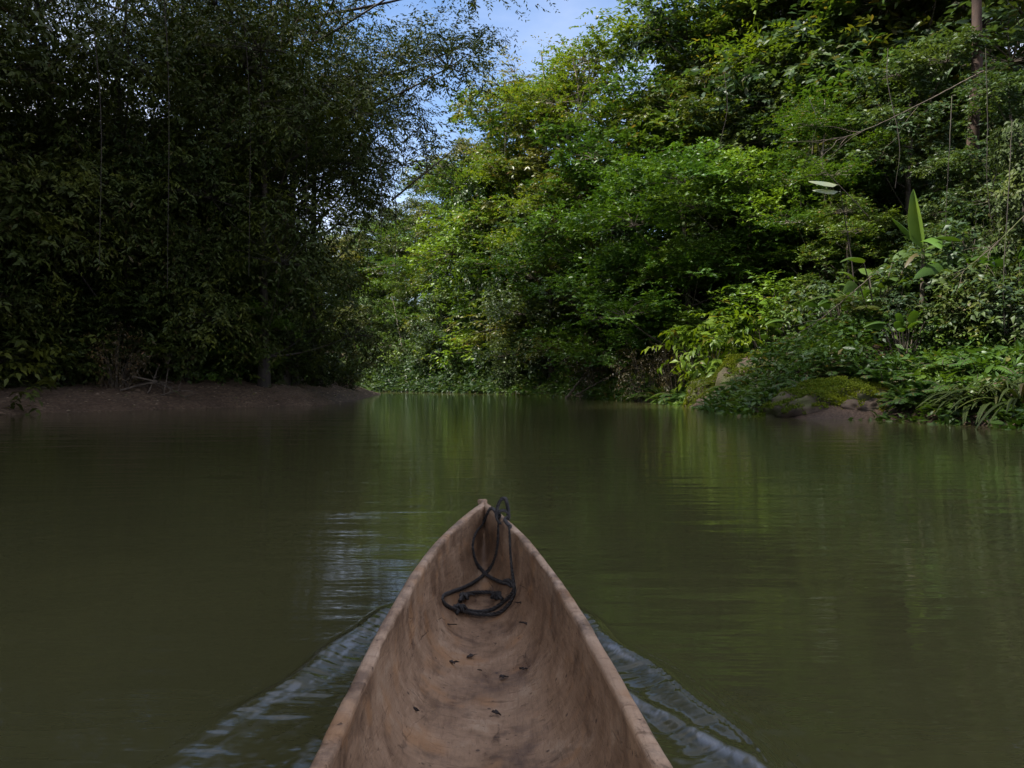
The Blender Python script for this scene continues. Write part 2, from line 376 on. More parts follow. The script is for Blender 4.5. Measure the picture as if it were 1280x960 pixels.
def build_canoe():
    root = empty('dugout_canoe', (0, 1.0, 0))
    off = np.array([0, -1.0, 0])
    Ys = np.concatenate([np.linspace(-2.78, 1.0, 50, endpoint=False), np.linspace(1.0, YAP - .2, 140, endpoint=False), np.linspace(YAP - .2, TIP - .0015, 60)])
    nI, nO = 49, 25
    sI = np.sin(np.linspace(1, -1, nI) * np.pi / 2)   # right -> left, denser near walls
    sI = np.linspace(1, -1, nI)
    rings = []
    for Y in Ys:
        c, w = outline(Y); ci, wi, f, g = inner(Y)
        th = np.linspace(np.pi / 2, -np.pi / 2, nI)
        xi = ci + wi * np.sign(np.sin(th)) * np.abs(np.sin(th)) ** .78
        zi = g - (g - f) * np.abs(np.cos(th)) ** .62
        zi[[0, -1]] = g
        # outer shell, left -> right
        to = np.linspace(-np.pi / 2, np.pi / 2, nO)
        kk = np.clip((Y - (TIP - .9)) / .9, 0, 1); ks = np.clip((-1.6 - Y) / 1.2, 0, 1)
        fo = -.14 + (g + .10) * (kk ** 2.2) + (g + .1) * ks ** 2
        fo = min(fo, g - .03)
        xo = c + w * np.sign(np.sin(to)) * np.abs(np.sin(to)) ** (.62 + .5 * kk)
        zo = g - (g - fo) * np.abs(np.cos(to)) ** .75
        zo[[0, -1]] = g
        rings.append(np.stack([np.concatenate([xi, xo]), np.full(nI + nO, Y), np.concatenate([zi, zo])], -1))
    Rg = np.array(rings)
    # hand-hewn irregularity on the inside
    P = Rg[:, 1:nI - 1].copy()
    nz = fbm(np.stack([P[..., 0] * 7, P[..., 1] * 3.0, P[..., 2] * 7], -1), 3)
    fade = np.clip((YAP - P[..., 1]) / .3, 0, 1)
    edge = np.clip(np.minimum(np.arange(1, nI - 1), np.arange(nI - 2, 0, -1)) / 8, 0, 1)[None]
    Rg[:, 1:nI - 1, 2] += nz * .007 * fade * edge
    Rg[:, 1:nI - 1, 0] += nz * .004 * fade * edge
    K = nI + nO
    idx = np.arange(len(Ys) * K).reshape(len(Ys), K)
    # lengthwise quads over inner faces and outer faces (gunwale strips are the rim part)
    def strip(a): return np.stack([idx[:-1, a:-1], idx[:-1, a + 1:], idx[1:, a + 1:], idx[1:, a:-1]], -1)
    qi = np.stack([idx[:-1, :nI - 1], idx[1:, :nI - 1], idx[1:, 1:nI], idx[:-1, 1:nI]], -1).reshape(-1, 4)
    qo = np.stack([idx[:-1, nI:-1], idx[1:, nI:-1], idx[1:, nI + 1:], idx[:-1, nI + 1:]], -1).reshape(-1, 4)
    endc = [idx[0, nI:][None, :], idx[-1, nI:][::-1][None, :]]
    hull = link('hull', mk('hull', Rg.reshape(-1, 3) + off, [qi, qo] + endc, M['wood'], smooth=True), root)
    # rim: worn flat-topped gunwale on both sides joined at the bow, 4 mm proud
    V, Q = [], []; n0 = 0
    for sgn in (-1, 1):
        c, w = outline(Ys); ci, wi, f, g = inner(Ys)
        jit = .0018 * n2(Ys * 6 + sgn * 50, Ys * 0, 1, 4) ; jit2 = .002 * n2(Ys * 7 + sgn * 90, Ys * 0 + 3, 1, 4) + .009 * np.clip(n2(Ys * 5 + sgn * 31, Ys * 0 + 8, 1, 3) - .42, 0, 1)
        xo = c + sgn * (w + (.004 + jit) * np.clip((TIP - Ys) / .08, 0.05, 1)); xin = ci + sgn * np.maximum(wi - .003 + jit2, .0002)
        md = (xo + xin) / 2
        top = g + .006 - .010 * np.clip(n2(Ys * 7 + sgn * 61, Ys * 0 + 5, 1, 3) - .5, 0, 1) + .0012 * n2(Ys * 6 + sgn * 20, Ys * 0, 1, 3)
        prof = [(xo, g - .016), (xo + sgn * .001, top - .006), (xo - sgn * .005, top), (md, top + .0015), (xin + sgn * .005 * np.clip(wi / .05, 0, 1), top), (xin, top - .006), (xin + sgn * .002, g - .016)]
        A = np.stack([np.stack([x, Ys, z], -1) for x, z in prof], 1)
        ii = np.arange(A.shape[0] * 7).reshape(-1, 7) + n0; n0 += A.shape[0] * 7
        q = np.stack([ii[:-1, :-1], ii[:-1, 1:], ii[1:, 1:], ii[1:, :-1]], -1).reshape(-1, 4)
        V.append(A.reshape(-1, 3)); Q.append(q if sgn < 0 else q[:, ::-1])
    rim = link('gunwale', mk('gunwale', np.concatenate(V) + off, np.concatenate(Q), M['rim']), root)
    rim['label'] = 'pale worn flat gunwale edge running round the canoe to its pointed bow'
    tag(root, 'hand hewn brown wooden dugout canoe pointing up the river from the foreground', 'canoe')
build_canoe()

# ------------------------------------------------------------------ river
wx = lines([(-320, -40, 14), (-40, -3.2, 60), (-3.2, -1.3, 70), (-1.3, 1.2, 310), (1.2, 3.2, 70), (3.2, 40, 60), (40, 320, 14)])
wy = lines([(-200, -4, 24), (-4, 1.4, 60), (1.4, 4.2, 320), (4.2, 8, 90), (8, 100, 110), (100, 320, 12)])
WX, WY = np.meshgrid(wx, wy)
def wake(x, y):
    h = np.zeros_like(x); fo = np.zeros_like(x)
    bx, by = -.13, TIP - .18
    for sg, amp in ((1, 1.0), (-1, .85)):
        # bow wave: divergent crest curving outward behind the bow
        s = by - y                                   # distance aft of the bow
        cx_, cw_ = outline(np.clip(y, -1, TIP - .02))
        off = sg * (x - bx)
        wob = .018 * np.sin(s * 5.0 + sg) + .012 * np.sin(s * 11.3 + 2 * sg)
        crest = .28 * np.clip(s, 0, 99) + .325 - .30 * np.clip(.30 - s, 0, 9) + wob
        t = off - crest
        side = np.clip(off / .15, 0, 1)
        env = np.clip((s - .12) / .35, 0, 1) * np.exp(-np.clip(s - (1.75 if sg > 0 else 1.15), 0, 99) / .35) * side
        h += amp * .024 * env * np.exp(-(t / np.where(t > 0, .026 + .010 * s, .036 + .018 * s)) ** 2)
        h -= amp * .014 * env * np.exp(-((t + .12 + .04 * s) / (.06 + .02 * s)) ** 2)
        # wrinkles running down the back of the crest
        wr = fbm(np.stack([s * 34, t * 7, np.full_like(s, 3.0 + sg)], -1), 3)
        h += (.0044 if sg < 0 else .0022) * env * wr * np.clip((t + .30) / .1, 0, 1) * np.clip((.02 - t) / .03, 0, 1)
        # capillary ripples running ahead of the crest
        lam = .026 + .005 * s
        cap = np.exp(-np.clip(t - .02, 0, 9) / (.035 + .015 * s)) * (t > -.01)
        h += amp * (.0042 if sg > 0 else .0012) * env * np.clip((s - .55) / .5, 0, 1) * cap * np.sin(2 * np.pi * t / lam)
        # second crest nearer the hull
        t2 = off - (.555 + .46 * (s - 1.35) + .02 * np.sin(s * 4 + 1))
        env2 = np.clip((s - .75) / .4, 0, 1) * np.exp(-np.clip(s - 1.7, 0, 99) / .5) * side
        h += amp * (.018 if sg > 0 else .002) * env2 * np.exp(-(t2 / .035) ** 2)
        # pale sky glint painted along the crests, broken up by noise
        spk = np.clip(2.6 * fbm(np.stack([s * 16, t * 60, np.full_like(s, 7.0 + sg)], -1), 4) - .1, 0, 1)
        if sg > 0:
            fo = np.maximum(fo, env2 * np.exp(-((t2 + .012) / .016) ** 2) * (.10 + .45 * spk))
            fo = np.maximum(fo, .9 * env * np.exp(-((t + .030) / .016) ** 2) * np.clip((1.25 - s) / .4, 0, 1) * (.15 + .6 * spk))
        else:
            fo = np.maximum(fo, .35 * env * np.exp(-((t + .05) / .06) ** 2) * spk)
        # broken water close along the hull
        hd = np.abs(x - cx_) - cw_
        ins_ = side * np.clip((s - 1.0) / .5, 0, 1) * np.exp(-np.clip(hd, 0, 9) / .16) * np.exp(-np.clip(s - 3.0, 0, 9))
        ch = n2(x * 1.0, y * .8, 26, 3, 4.0 + sg) * .5 + n2(x, y, 60, 2, 1.0) * .35
        h += ins_ * (.0085 if sg < 0 else .0040) * ch
        fo = np.maximum(fo, .8 * ins_ * np.clip(ch * 1.6 - .25, 0, 1))  # same painted pale glint on the high spots of the chop
    return h, fo
nearm = (np.abs(WX) < 3.2) & (WY > -1) & (WY < 8)
WZ = np.zeros_like(WX)
GLINT = np.zeros_like(WX)
WZ[nearm], GLINT[nearm] = wake(WX[nearm], WY[nearm])
WZ[nearm] *= np.clip((3.2 - np.abs(WX[nearm])) / .6, 0, 1) * np.clip((WY[nearm] + 1) / 1, 0, 1)
oc, ow = outline(np.clip(WY, -2.7, TIP))
zone = (np.abs(WX - oc) < ow - .03) & (WY < TIP - .12) & (WY > -2.6)
kk = ~(zone[:-1, :-1] & zone[1:, :-1] & zone[:-1, 1:] & zone[1:, 1:])
m, nt, bs = newmat('river_water')
tc = nt.new('ShaderNodeTexCoord')
def wnoise(sx, sy, sc, det, loc=(0, 0, 0)):
    mp = nt.new('ShaderNodeMapping'); mp.inputs['Scale'].default_value = (sx, sy, 1); mp.inputs['Location'].default_value = loc
    nt.con(tc.outputs['Object'], mp.inputs[0])
    n = nt.new('ShaderNodeTexNoise', i_Scale=sc, i_Detail=det, i_Roughness=.55); nt.con(mp.outputs[0], n.inputs['Vector']); return n.outputs['Fac']
w1 = wnoise(.25, 1.0, 1.5, 2.0); w2 = wnoise(.2, 1.0, 7.0, 3.0, (3, 1, 0)); w3 = wnoise(.3, 1.0, 24.0, 2.0, (7, 2, 0)); wm = wnoise(.25, .5, .35, 2.0, (1, 9, 0))
patch = nt.ramp(wm, [(.35, (.25, .25, .25)), (.65, (1, 1, 1))])
b1 = nt.new('ShaderNodeBump', i_Strength=1.0, i_Distance=.014); nt.con(w1, b1.inputs['Height'])
b2 = nt.new('ShaderNodeBump', i_Strength=1.0, i_Distance=.0042); nt.con(w2, b2.inputs['Height']); nt.con(b1.outputs[0], b2.inputs['Normal'])
b3 = nt.new('ShaderNodeBump', i_Distance=.0010); nt.con(w3, b3.inputs['Height']); nt.con(patch, b3.inputs['Strength']); nt.con(b2.outputs[0], b3.inputs['Normal'])
nt.con(b3.outputs[0], bs.inputs['Normal'])
silt = nt.ramp(wnoise(.5, .2, .25, 3.0, (2, 2, 0)), [(.3, (.051, .048, .019)), (.7, (.063, .060, .025))])
fa = nt.new('ShaderNodeAttribute', attribute_name='painted_glint'); silt = nt.mix(fa.outputs['Fac'], silt, (.34, .37, .42)); nt.con(silt, bs.inputs['Base Color'])  # pale tint paints the sky's reflection into the water colour
bs.inputs['Roughness'].default_value = .03; bs.inputs['IOR'].default_value = 1.333
M['water'] = m
o = link('river', gridmesh('river', WX, WY, WZ, M['water'], keep=kk, vattr={'painted_glint': GLINT.ravel()}))
tag(o, 'murky olive green river with the wake of the canoe and forest reflections', kind='structure')

# ------------------------------------------------------------------ rope
def ray_boat(px, py, lift=0.0):
    d = np.array([(px - 640) / F_PX, 1.0, -(py - HOR) / F_PX])
    Y = np.arange(1.6, TIP - .005, .002)
    x = d[0] * Y; z = CAMH + d[2] * Y
    s = inner_z(x, Y) + lift
    k = np.argmax(z < s) if np.any(z < s) else len(Y) - 1
    return np.array([x[k], Y[k], max(z[k], s[k])])
def spline(P, step=.004):
    P = np.asarray(P, float); Q = np.vstack([2 * P[0] - P[1], P, 2 * P[-1] - P[-2]]); out = []
    for i in range(1, len(Q) - 2):
        p0, p1, p2, p3 = Q[i - 1:i + 3]; n = max(3, int(np.linalg.norm(p2 - p1) / step))
        t = np.linspace(0, 1, n, endpoint=False)[:, None]
        out.append(.5 * (2 * p1 + (p2 - p0) * t + (2 * p0 - 5 * p1 + 4 * p2 - p3) * t ** 2 + (3 * p1 - p0 - 3 * p2 + p3) * t ** 3))
    return np.vstack(out + [P[-1:]])
def twisted(P, r, acc, pitch=.055, S=7):
    L = np.concatenate([[0], np.cumsum(np.linalg.norm(np.diff(P, axis=0), axis=1))])
    t = nrm(np.gradient(P, axis=0)); ref = np.where(np.abs(t[:, 2:3]) > .85, np.array([1.0, 0, 0]), np.array([0, 0, 1.0]))
    u = nrm(np.cross(t, ref)); v = np.cross(t, u)
    for k in range(3):
        a = L / pitch * 2 * np.pi + k * 2 * np.pi / 3
        C = P + r * .56 * (u * np.cos(a)[:, None] + v * np.sin(a)[:, None])
        V, Q = tubes(C[None], np.full((1, len(C)), r * .54), S); acc.add(V, Q)
m, nt, bs = newmat('rope_fibre')
tc = nt.new('ShaderNodeTexCoord'); no = nt.new('ShaderNodeTexNoise', i_Scale=60.0, i_Detail=4.0); nt.con(tc.outputs['Object'], no.inputs['Vector'])
nt.con(nt.ramp(no.outputs['Fac'], [(.35, (.010, .009, .009)), (.7, (.06, .054, .05))]), bs.inputs['Base Color']); bs.inputs['Roughness'].default_value = .75
bp = nt.new('ShaderNodeBump', i_Strength=.5, i_Distance=.002); nt.con(no.outputs['Fac'], bp.inputs['Height']); nt.con(bp.outputs[0], bs.inputs['Normal'])
M['rope'] = m
def build_rope():
    s = 200 / 1067.0
    def P(x, y, lift=.010): return ray_boat(540 + x * s, 610 + y * s, lift)
    hx, hy = px2boat(540 + 478 * s, 612 + 205 * s)        # hole through the right gunwale
    c, w = outline(hy); hole = np.array([c + w - .02, hy, float(sheer(hy)) + .004])
    root = empty('mooring_rope', (hole[0], hole[1], hole[2]))
    off = -hole
    r = .0085
    acc = Acc()
    # upright bight standing over the rim
    a = [P(452, 235, .02), hole + (-.030, -.01, .012), hole + (-.026, .0, .055), hole + (-.012, .004, .090), hole + (.010, .002, .098), hole + (.022, 0, .062), hole + (.026, -.004, .02), hole + (.010, -.03, .004), P(517, 262, .012)]
    strandB = [P(*q) for q in ((448, 285), (443, 350), (432, 430), (405, 510), (355, 570), (290, 625), (210, 668), (130, 695), (80, 718), (66, 745), (85, 775), (125, 800), (165, 812))]
    pathA = a[:1][::-1]
    twisted(spline([P(x, y) for x, y in ((165, 812), (125, 800), (85, 775), (66, 745), (80, 718), (130, 695), (210, 668), (290, 625), (355, 570), (405, 510), (432, 430), (443, 350), (448, 285))] + a
                   + [P(x, y) for x, y in ((520, 330), (527, 430), (535, 530), (545, 620), (548, 670), (520, 720), (470, 765), (400, 810), (320, 825), (240, 818), (180, 808))]), r, acc)
    # loose loop from the rim down the left of the bow hollow
    twisted(spline([hole + (-.028, -.006, .018)] + [P(x, y, .014) for x, y in ((425, 158), (390, 185), (340, 240), (290, 310), (268, 370), (272, 430), (290, 490), (325, 540), (365, 580), (420, 612), (470, 632), (505, 640), (530, 655))]), r, acc)
    twisted(spline([P(x, y, .014) for x, y in ((480, 622), (510, 618), (535, 640), (552, 680), (535, 740), (490, 800), (430, 838), (350, 845), (270, 838), (190, 820))]), r, acc)
    link('line', acc.mesh('line', M['rope'], smooth=True), root).location = off
    # short heavier loop with tied ends
    acc = Acc()
    twisted(spline([P(x, y, .016) for x, y in ((185, 760), (205, 725), (250, 705), (330, 696), (400, 698), (440, 715), (470, 745))]), .0088, acc)
    link('small_loop', acc.mesh('small_loop', M['rope'], smooth=True), root).location = off
    for (x, y, rr) in ((172, 803, .026), (205, 722, .021), (437, 715, .022)):
        acc = Acc(); c0 = P(x, y, .013)
        t = np.linspace(0, 2 * np.pi * 2.6, 90)
        k = np.stack([np.sin(t) + 1.0 * np.sin(2 * t * .8), (np.cos(t) - 1.0 * np.cos(2 * t * .8)) * .9, .7 * np.sin(3 * t * .9)], -1) * rr * .62
        twisted(c0 + k, r * .9, acc)
        fr_ = Acc(); main_ = acc; acc = fr_
        for q in range(4):   # frayed ends
            e = c0 + np.append(rng.normal(0, 1, 2) * .035, .006); twisted(spline([c0, (c0 + e) / 2 + (0, 0, .008), e]), .0028, acc, .02, 4)
        kn = link('knot', main_.mesh('knot', M['rope'], smooth=True), root); kn.location = off
        link('frayed_end', fr_.mesh('frayed_end', M['rope'], smooth=True), kn)
    # lashing through the gunwale hole
    acc = Acc()
    for q in range(4):
        t = np.linspace(0, 2 * np.pi, 40); k = np.stack([.030 * np.cos(t), np.full(40, -.012 + q * .009), .030 * np.sin(t) + .012], -1); twisted(hole + k, .0055, acc)
    link('lashing', acc.mesh('lashing', M['rope'], smooth=True), root).location = off
    tag(root, 'black twisted mooring rope looped through the bow rim and coiled inside the canoe', 'rope')
build_rope()

# little scraps lying in the hollow
m, nt, bs = newmat('scrap_bark'); bs.inputs['Base Color'].default_value = (.028, .018, .014, 1); bs.inputs['Roughness'].default_value = .8; M['scrap'] = m
SCR = [(560, 781, .055, .3, 'long curled dark bark scrap on the canoe floor just below the rope coil'), (657, 780, .04, -.9, 'dark bark scrap lying right of the rope coil, by itself'),
       (650, 754, .035, -.2, 'small dark scrap right beside the rope coil at the foot of the right side'), (588, 820, .035, 1.2, 'short dark scrap standing upright in the middle of the canoe floor'),
       (565, 828, .05, -.8, 'forked dark twig scrap left of the middle of the canoe floor'), (655, 837, .04, .1, 'flat dark scrap on the right of the canoe floor, beyond the round chip'),
       (629, 846, .03, .5, 'round dark chip in the middle of the canoe floor'), (519, 887, .045, -.9, 'dark leaf scrap at the foot of the left side of the canoe'),
       (621, 892, .03, -.7, 'thin sliver of bark nearest the camera on the canoe floor'), (600, 838, .012, 0, 'tiniest dark speck of bark between the twig and the round chip')]
for px, py, L, az, lb in SCR:
    p = ray_boat(px, py, .004)
    rr_ = np.random.default_rng(int(px * 7)); K = 14; t = np.linspace(0, 2 * np.pi, K, endpoint=False)
    ra = 1 + .45 * rr_.normal(0, 1, K) * .7; asp = .22 if L > .038 else .5
    q = np.stack([np.cos(t) * ra * L * .5 , np.sin(t) * ra * L * .5 * asp + L * .35 * (np.cos(t) * ra * .5) ** 2 * rr_.choice([-1, 1]), np.abs(rr_.normal(0, .004, K))], -1)
    ca, sa = math.cos(az), math.sin(az); q[:, :2] = q[:, :2] @ np.array([[ca, sa], [-sa, ca]])
    V = np.vstack([[q[:, 0].mean(), q[:, 1].mean(), .003], q]); Q = np.array([[0, 1 + a_, 1 + (a_ + 1) % K] for a_ in range(K)])
    o = link('bark_scrap', mk('bark_scrap', V, Q, M['scrap'])); o.location = p
    sm = o.modifiers.new('thick', 'SOLIDIFY'); sm.thickness = .0025
    tag(o, lb, 'scrap', 'dark scraps on the canoe floor')

# ------------------------------------------------------------------ plant builders
def make_tree(name, seed, h, cr, cb, leafL, leafW, lmat, bmat, nl=9, pads=15, twigs=9, nleaf=12, flat=.7, padr=.55, hang=.0, tr=.16, lean=(0, 0), upn=.8, tube=True, wisp=.55, lrr=(.30, .48), outn=0.0, asym=(0, 0), quad=False):
    r = np.random.default_rng(seed)
    K = 9; s = np.linspace(0, 1, K)
    tp = np.stack([lean[0] * s ** 1.6 * h + .035 * h * np.cumsum(r.normal(0, .35, K)) * s, lean[1] * s ** 1.6 * h + .035 * h * np.cumsum(r.normal(0, .35, K)) * s, s * h * .86], -1)
    rad = tr * (1 - .78 * s); rad[0] *= 1.45
    acc = Acc(); V, Q = tubes(tp[None], rad[None], 9); acc.add(V, Q)
    def trunk_at(f): return np.stack([np.interp(f, s, tp[:, i]) for i in range(3)], -1)
    f = cb + (1 - cb) * (np.arange(nl) + r.uniform(.1, .9, nl)) / nl
    env = cr * np.sqrt(np.clip(1 - ((f - (cb * .55 + .45)) / .62) ** 2, .06, 1))
    az = np.arange(nl) * 2.39996 + r.uniform(-.5, .5, nl)
    dist = env * r.uniform(.42, .85, nl); dist[-1] *= .3
    base = trunk_at(np.clip(f * .98, 0, 1))
    lc = base + np.stack([np.cos(az) * dist + asym[0] * cr * np.clip((f - .55) * 3.0, -.4, 1), np.sin(az) * dist + asym[1] * cr * np.clip((f - .55) * 3.0, -.4, 1), r.uniform(-.05, .05, nl) * h], -1)
    lr = cr * r.uniform(*lrr, nl)
    b0 = trunk_at(np.clip(f - .22 * dist / max(cr, 1e-3) - .04, .08, .95))
    midp = b0 * .5 + lc * .5 + np.array([0, 0, -.06 * h]) * 0 + np.stack([np.zeros(nl), np.zeros(nl), -.12 * dist], -1)
    P = curve3(b0, midp, lc, 7); rr = (tr * .34 * np.linspace(1, .22, 7))[None] * r.uniform(.7, 1.1, (nl, 1))
    V, Q = tubes(P, rr, 6); acc.add(V, Q)
    # pads
    u = nrm(r.normal(0, 1, (nl, pads, 3))); u[..., 2] = np.where(u[..., 2] < -.35, -u[..., 2] * .6, u[..., 2]); u = nrm(u)
    rf = r.uniform(.45, 1.08, (nl, pads, 1))
    pc = lc[:, None] + u * rf * lr[:, None, None] * np.array([1, 1, flat])
    if hang: pc[..., 2] -= hang * r.uniform(0, 1, (nl, pads)) ** 2 * 2.2
    uu = u.reshape(-1, 3); pc = pc.reshape(-1, 3); NP = len(pc)
    lcr = np.repeat(lc, pads, 0)
    if tube:
        md = (lcr + pc) / 2 + r.normal(0, .12, (NP, 3)) + np.array([0, 0, .1])
        V, Q = tubes(curve3(lcr, md, pc, 5), (tr * .085 * np.linspace(1, .3, 5))[None] * np.ones((NP, 1)), 4); acc.add(V, Q)
    # twigs
    o = np.repeat(pc, twigs, 0) + r.normal(0, padr * .5, (NP * twigs, 3)) * np.array([1, 1, .4 if not hang else .7])
    ou = np.repeat(uu, twigs, 0)
    a = r.uniform(0, 2 * np.pi, len(o))
    d = nrm(np.stack([np.cos(a), np.sin(a), np.zeros_like(a)], -1) * .8 + ou * np.array([.7, .7, .35]) + r.normal(0, .25, (len(o), 3)) + np.array([0, 0, .12 - hang * 1.5]))
    tl = wisp * r.uniform(.6, 1.4, len(o))
    # leaves
    n = nleaf; t = np.tile((np.arange(n) + .5) / n, len(o)) + r.uniform(-.03, .03, len(o) * n)
    D = np.repeat(d, n, 0); O = np.repeat(o, n, 0); TL = np.repeat(tl, n)[:, None]
    pos = O + D * TL * t[:, None] + np.array([0, 0, -1.0]) * (TL * (.18 + hang * .5) * t[:, None] ** 2)
    sd = nrm(np.cross(D, np.array([0, 0, 1.0]) + 0 * D)) * np.where(np.tile(np.arange(n), len(o)) % 2, 1, -1)[:, None]
    ld = nrm(D * .55 + sd * .75 + r.normal(0, .28, D.shape) + np.array([0, 0, -.15 - hang * 1.1]))
    ln = nrm(np.array([0, 0, upn]) + r.normal(0, .38, D.shape) + np.repeat(np.repeat(uu, twigs, 0), n, 0) * (.25 + outn))
    sc = r.uniform(.7, 1.25, len(pos)) * (1 - .25 * t)
    keep = r.uniform(0, 1, len(pos)) > .12
    V, T = (leaves if quad else leaves2)(pos[keep], ld[keep], ln[keep], (leafL * sc)[keep], (leafW * sc)[keep], .2, .22)
    # shared noise so clumps differ a little
    rv = np.clip(r.uniform(0, 1, keep.sum()), 0, 1)
    crown = mk(name + '_crown', V, T, lmat, rnd=np.repeat(rv, 4 if quad else 2))
    trunk = acc.mesh(name + '_trunk', bmat, smooth=True)
    return dict(name=name, h=float(np.percentile(V[:, 2], 99.7)), parts=[('trunk', trunk), ('crown', crown)])

def make_column(name, seed, h, rad, leafL, leafW, lmat, bmat, n=11000, strands=12):
    """a trunk wrapped in climbing vines with hanging leaf strands"""
    r = np.random.default_rng(seed); acc = Acc()
    K = 10; s = np.linspace(0, 1, K)
    tp = np.stack([.03 * h * np.cumsum(r.normal(0, .4, K)) * s, .03 * h * np.cumsum(r.normal(0, .4, K)) * s, s * h * .92], -1)
    V, Q = tubes(tp[None], (.17 * (1 - .6 * s))[None], 8); acc.add(V, Q)
    z = r.beta(1.25, 1.0, n) * h; a = r.uniform(0, 2 * np.pi, n)
    wob = fbm(np.stack([np.cos(a) * 1.4, np.sin(a) * 1.4, z * .55 + seed], -1), 3)
    prof = np.interp(z / h, [0, .15, .4, .62, .85, 1], [.32, .5, .72, 1.0, .95, .35])
    R0 = rad * prof * np.clip(.82 + .85 * wob, .15, 1.8) * r.uniform(.8, 1.06, n)
    cx = np.stack([np.interp(z / h, s, tp[:, i]) for i in (0, 1)], -1)
    out = np.stack([np.cos(a), np.sin(a), np.zeros(n)], -1)
    pos = np.concatenate([cx, z[:, None]], 1) + out * R0[:, None]
    ld = nrm(np.array([0, 0, -.55]) + out * .5 + r.normal(0, .5, (n, 3))); ln = nrm(out * .8 + np.array([0, 0, .55]) + r.normal(0, .3, (n, 3)))
    # hanging strands
    m_ = strands; ns = 34
    sa = r.uniform(0, 2 * np.pi, m_); sz = r.uniform(.45, .95, m_) * h; sl = r.uniform(.15, .42, m_) * h
    so = np.stack([np.cos(sa), np.sin(sa), np.zeros(m_)], -1)
    sr = rad * r.uniform(.8, 1.25, m_)
    t = (np.arange(ns) + .5) / ns
    sp = (np.stack([np.interp(sz / h, s, tp[:, 0]), np.interp(sz / h, s, tp[:, 1]), sz], -1) + so * sr[:, None])[:, None] + np.stack([0 * t, 0 * t, -t], -1)[None] * sl[:, None, None] + np.cumsum(r.normal(0, .05, (m_, ns, 3)), 1) + r.normal(0, .10, (m_, ns, 3))
    V, Q = tubes(sp[:, ::3] + 0, np.full((m_, len(t[::3])), .008), 3); acc.add(V, Q)
    sp = sp.reshape(-1, 3); so2 = np.repeat(so, ns, 0)
    ld2 = nrm(np.array([0, 0, -.8]) + r.normal(0, .55, sp.shape)); ln2 = nrm(so2 + np.array([0, 0, .4]) + r.normal(0, .4, sp.shape))
    pos = np.concatenate([pos, sp]); ld = np.concatenate([ld, ld2]); ln = np.concatenate([ln, ln2])
    sc = r.uniform(.65, 1.3, len(pos))
    V, T = leaves(pos, ld, ln, leafL * sc, leafW * sc, .2, .2)
    return dict(name=name, h=h, parts=[('trunk', acc.mesh(name + '_trunk', bmat, True)), ('crown', mk(name + '_crown', V, T, lmat, rnd=np.repeat(r.uniform(0, 1, len(pos)), 4)))])

def make_shrub(name, seed, h, rad, leafL, leafW, lmat, bmat, stems=16, twigs=9, nleaf=9, hang=.1, up=.75):
    r = np.random.default_rng(seed); acc = Acc()
    a = r.uniform(0, 2 * np.pi, stems); rr = rad * np.sqrt(r.uniform(0.05, 1, stems)); hh = h * np.sqrt(np.clip(1 - (rr / rad) ** 2 * .75, .1, 1)) * r.uniform(.65, 1.05, stems)
    p0 = np.stack([np.cos(a) * rr * .25, np.sin(a) * rr * .25, np.full(stems, -.15)], -1)
    p2 = np.stack([np.cos(a) * rr, np.sin(a) * rr, hh], -1); p1 = p0 * .4 + p2 * .6 + np.stack([-np.cos(a) * rr * .3, -np.sin(a) * rr * .3, hh * .15], -1)
    P = curve3(p0, p1, p2, 7); V, Q = tubes(P, (.016 * np.linspace(1, .3, 7))[None] * np.ones((stems, 1)) * (h / 2) ** .5, 5); acc.add(V, Q)
    ti = r.integers(2, 7, (stems, twigs)); o = P[np.arange(stems)[:, None], ti].reshape(-1, 3) + r.normal(0, .1 * rad, (stems * twigs, 3))
    ou = nrm(o - np.array([0, 0, h * .35]))
    d = nrm(ou * .6 + r.normal(0, .55, o.shape) + np.array([0, 0, .15 - hang]))
    tl = .22 * rad * r.uniform(.6, 1.4, len(o)) + leafL
    n = nleaf; t = np.tile((np.arange(n) + .5) / n, len(o)); D = np.repeat(d, n, 0); TL = np.repeat(tl, n)[:, None]
    pos = np.repeat(o, n, 0) + D * TL * t[:, None] - np.array([0, 0, 1]) * TL * .3 * t[:, None] ** 2
    sd = nrm(np.cross(D, np.array([0, 0, 1.0]) + 0 * D)) * np.where(np.tile(np.arange(n), len(o)) % 2, 1, -1)[:, None]
    ld = nrm(D * .5 + sd * .8 + r.normal(0, .3, D.shape) + np.array([0, 0, -.12 - hang])); ln = nrm(np.array([0, 0, up]) + r.normal(0, .33, D.shape) + np.repeat(ou, n, 0) * .4)
    sc = r.uniform(.6, 1.25, len(pos))
    V, T = leaves(pos, ld, ln, leafL * sc, leafW * sc, .2, .22)
    return dict(name=name, h=h, parts=[('stem', acc.mesh(name + '_stem', bmat, True)), ('foliage', mk(name + '_foliage', V, T, lmat, rnd=np.repeat(r.uniform(0, 1, len(pos)), 4)))])

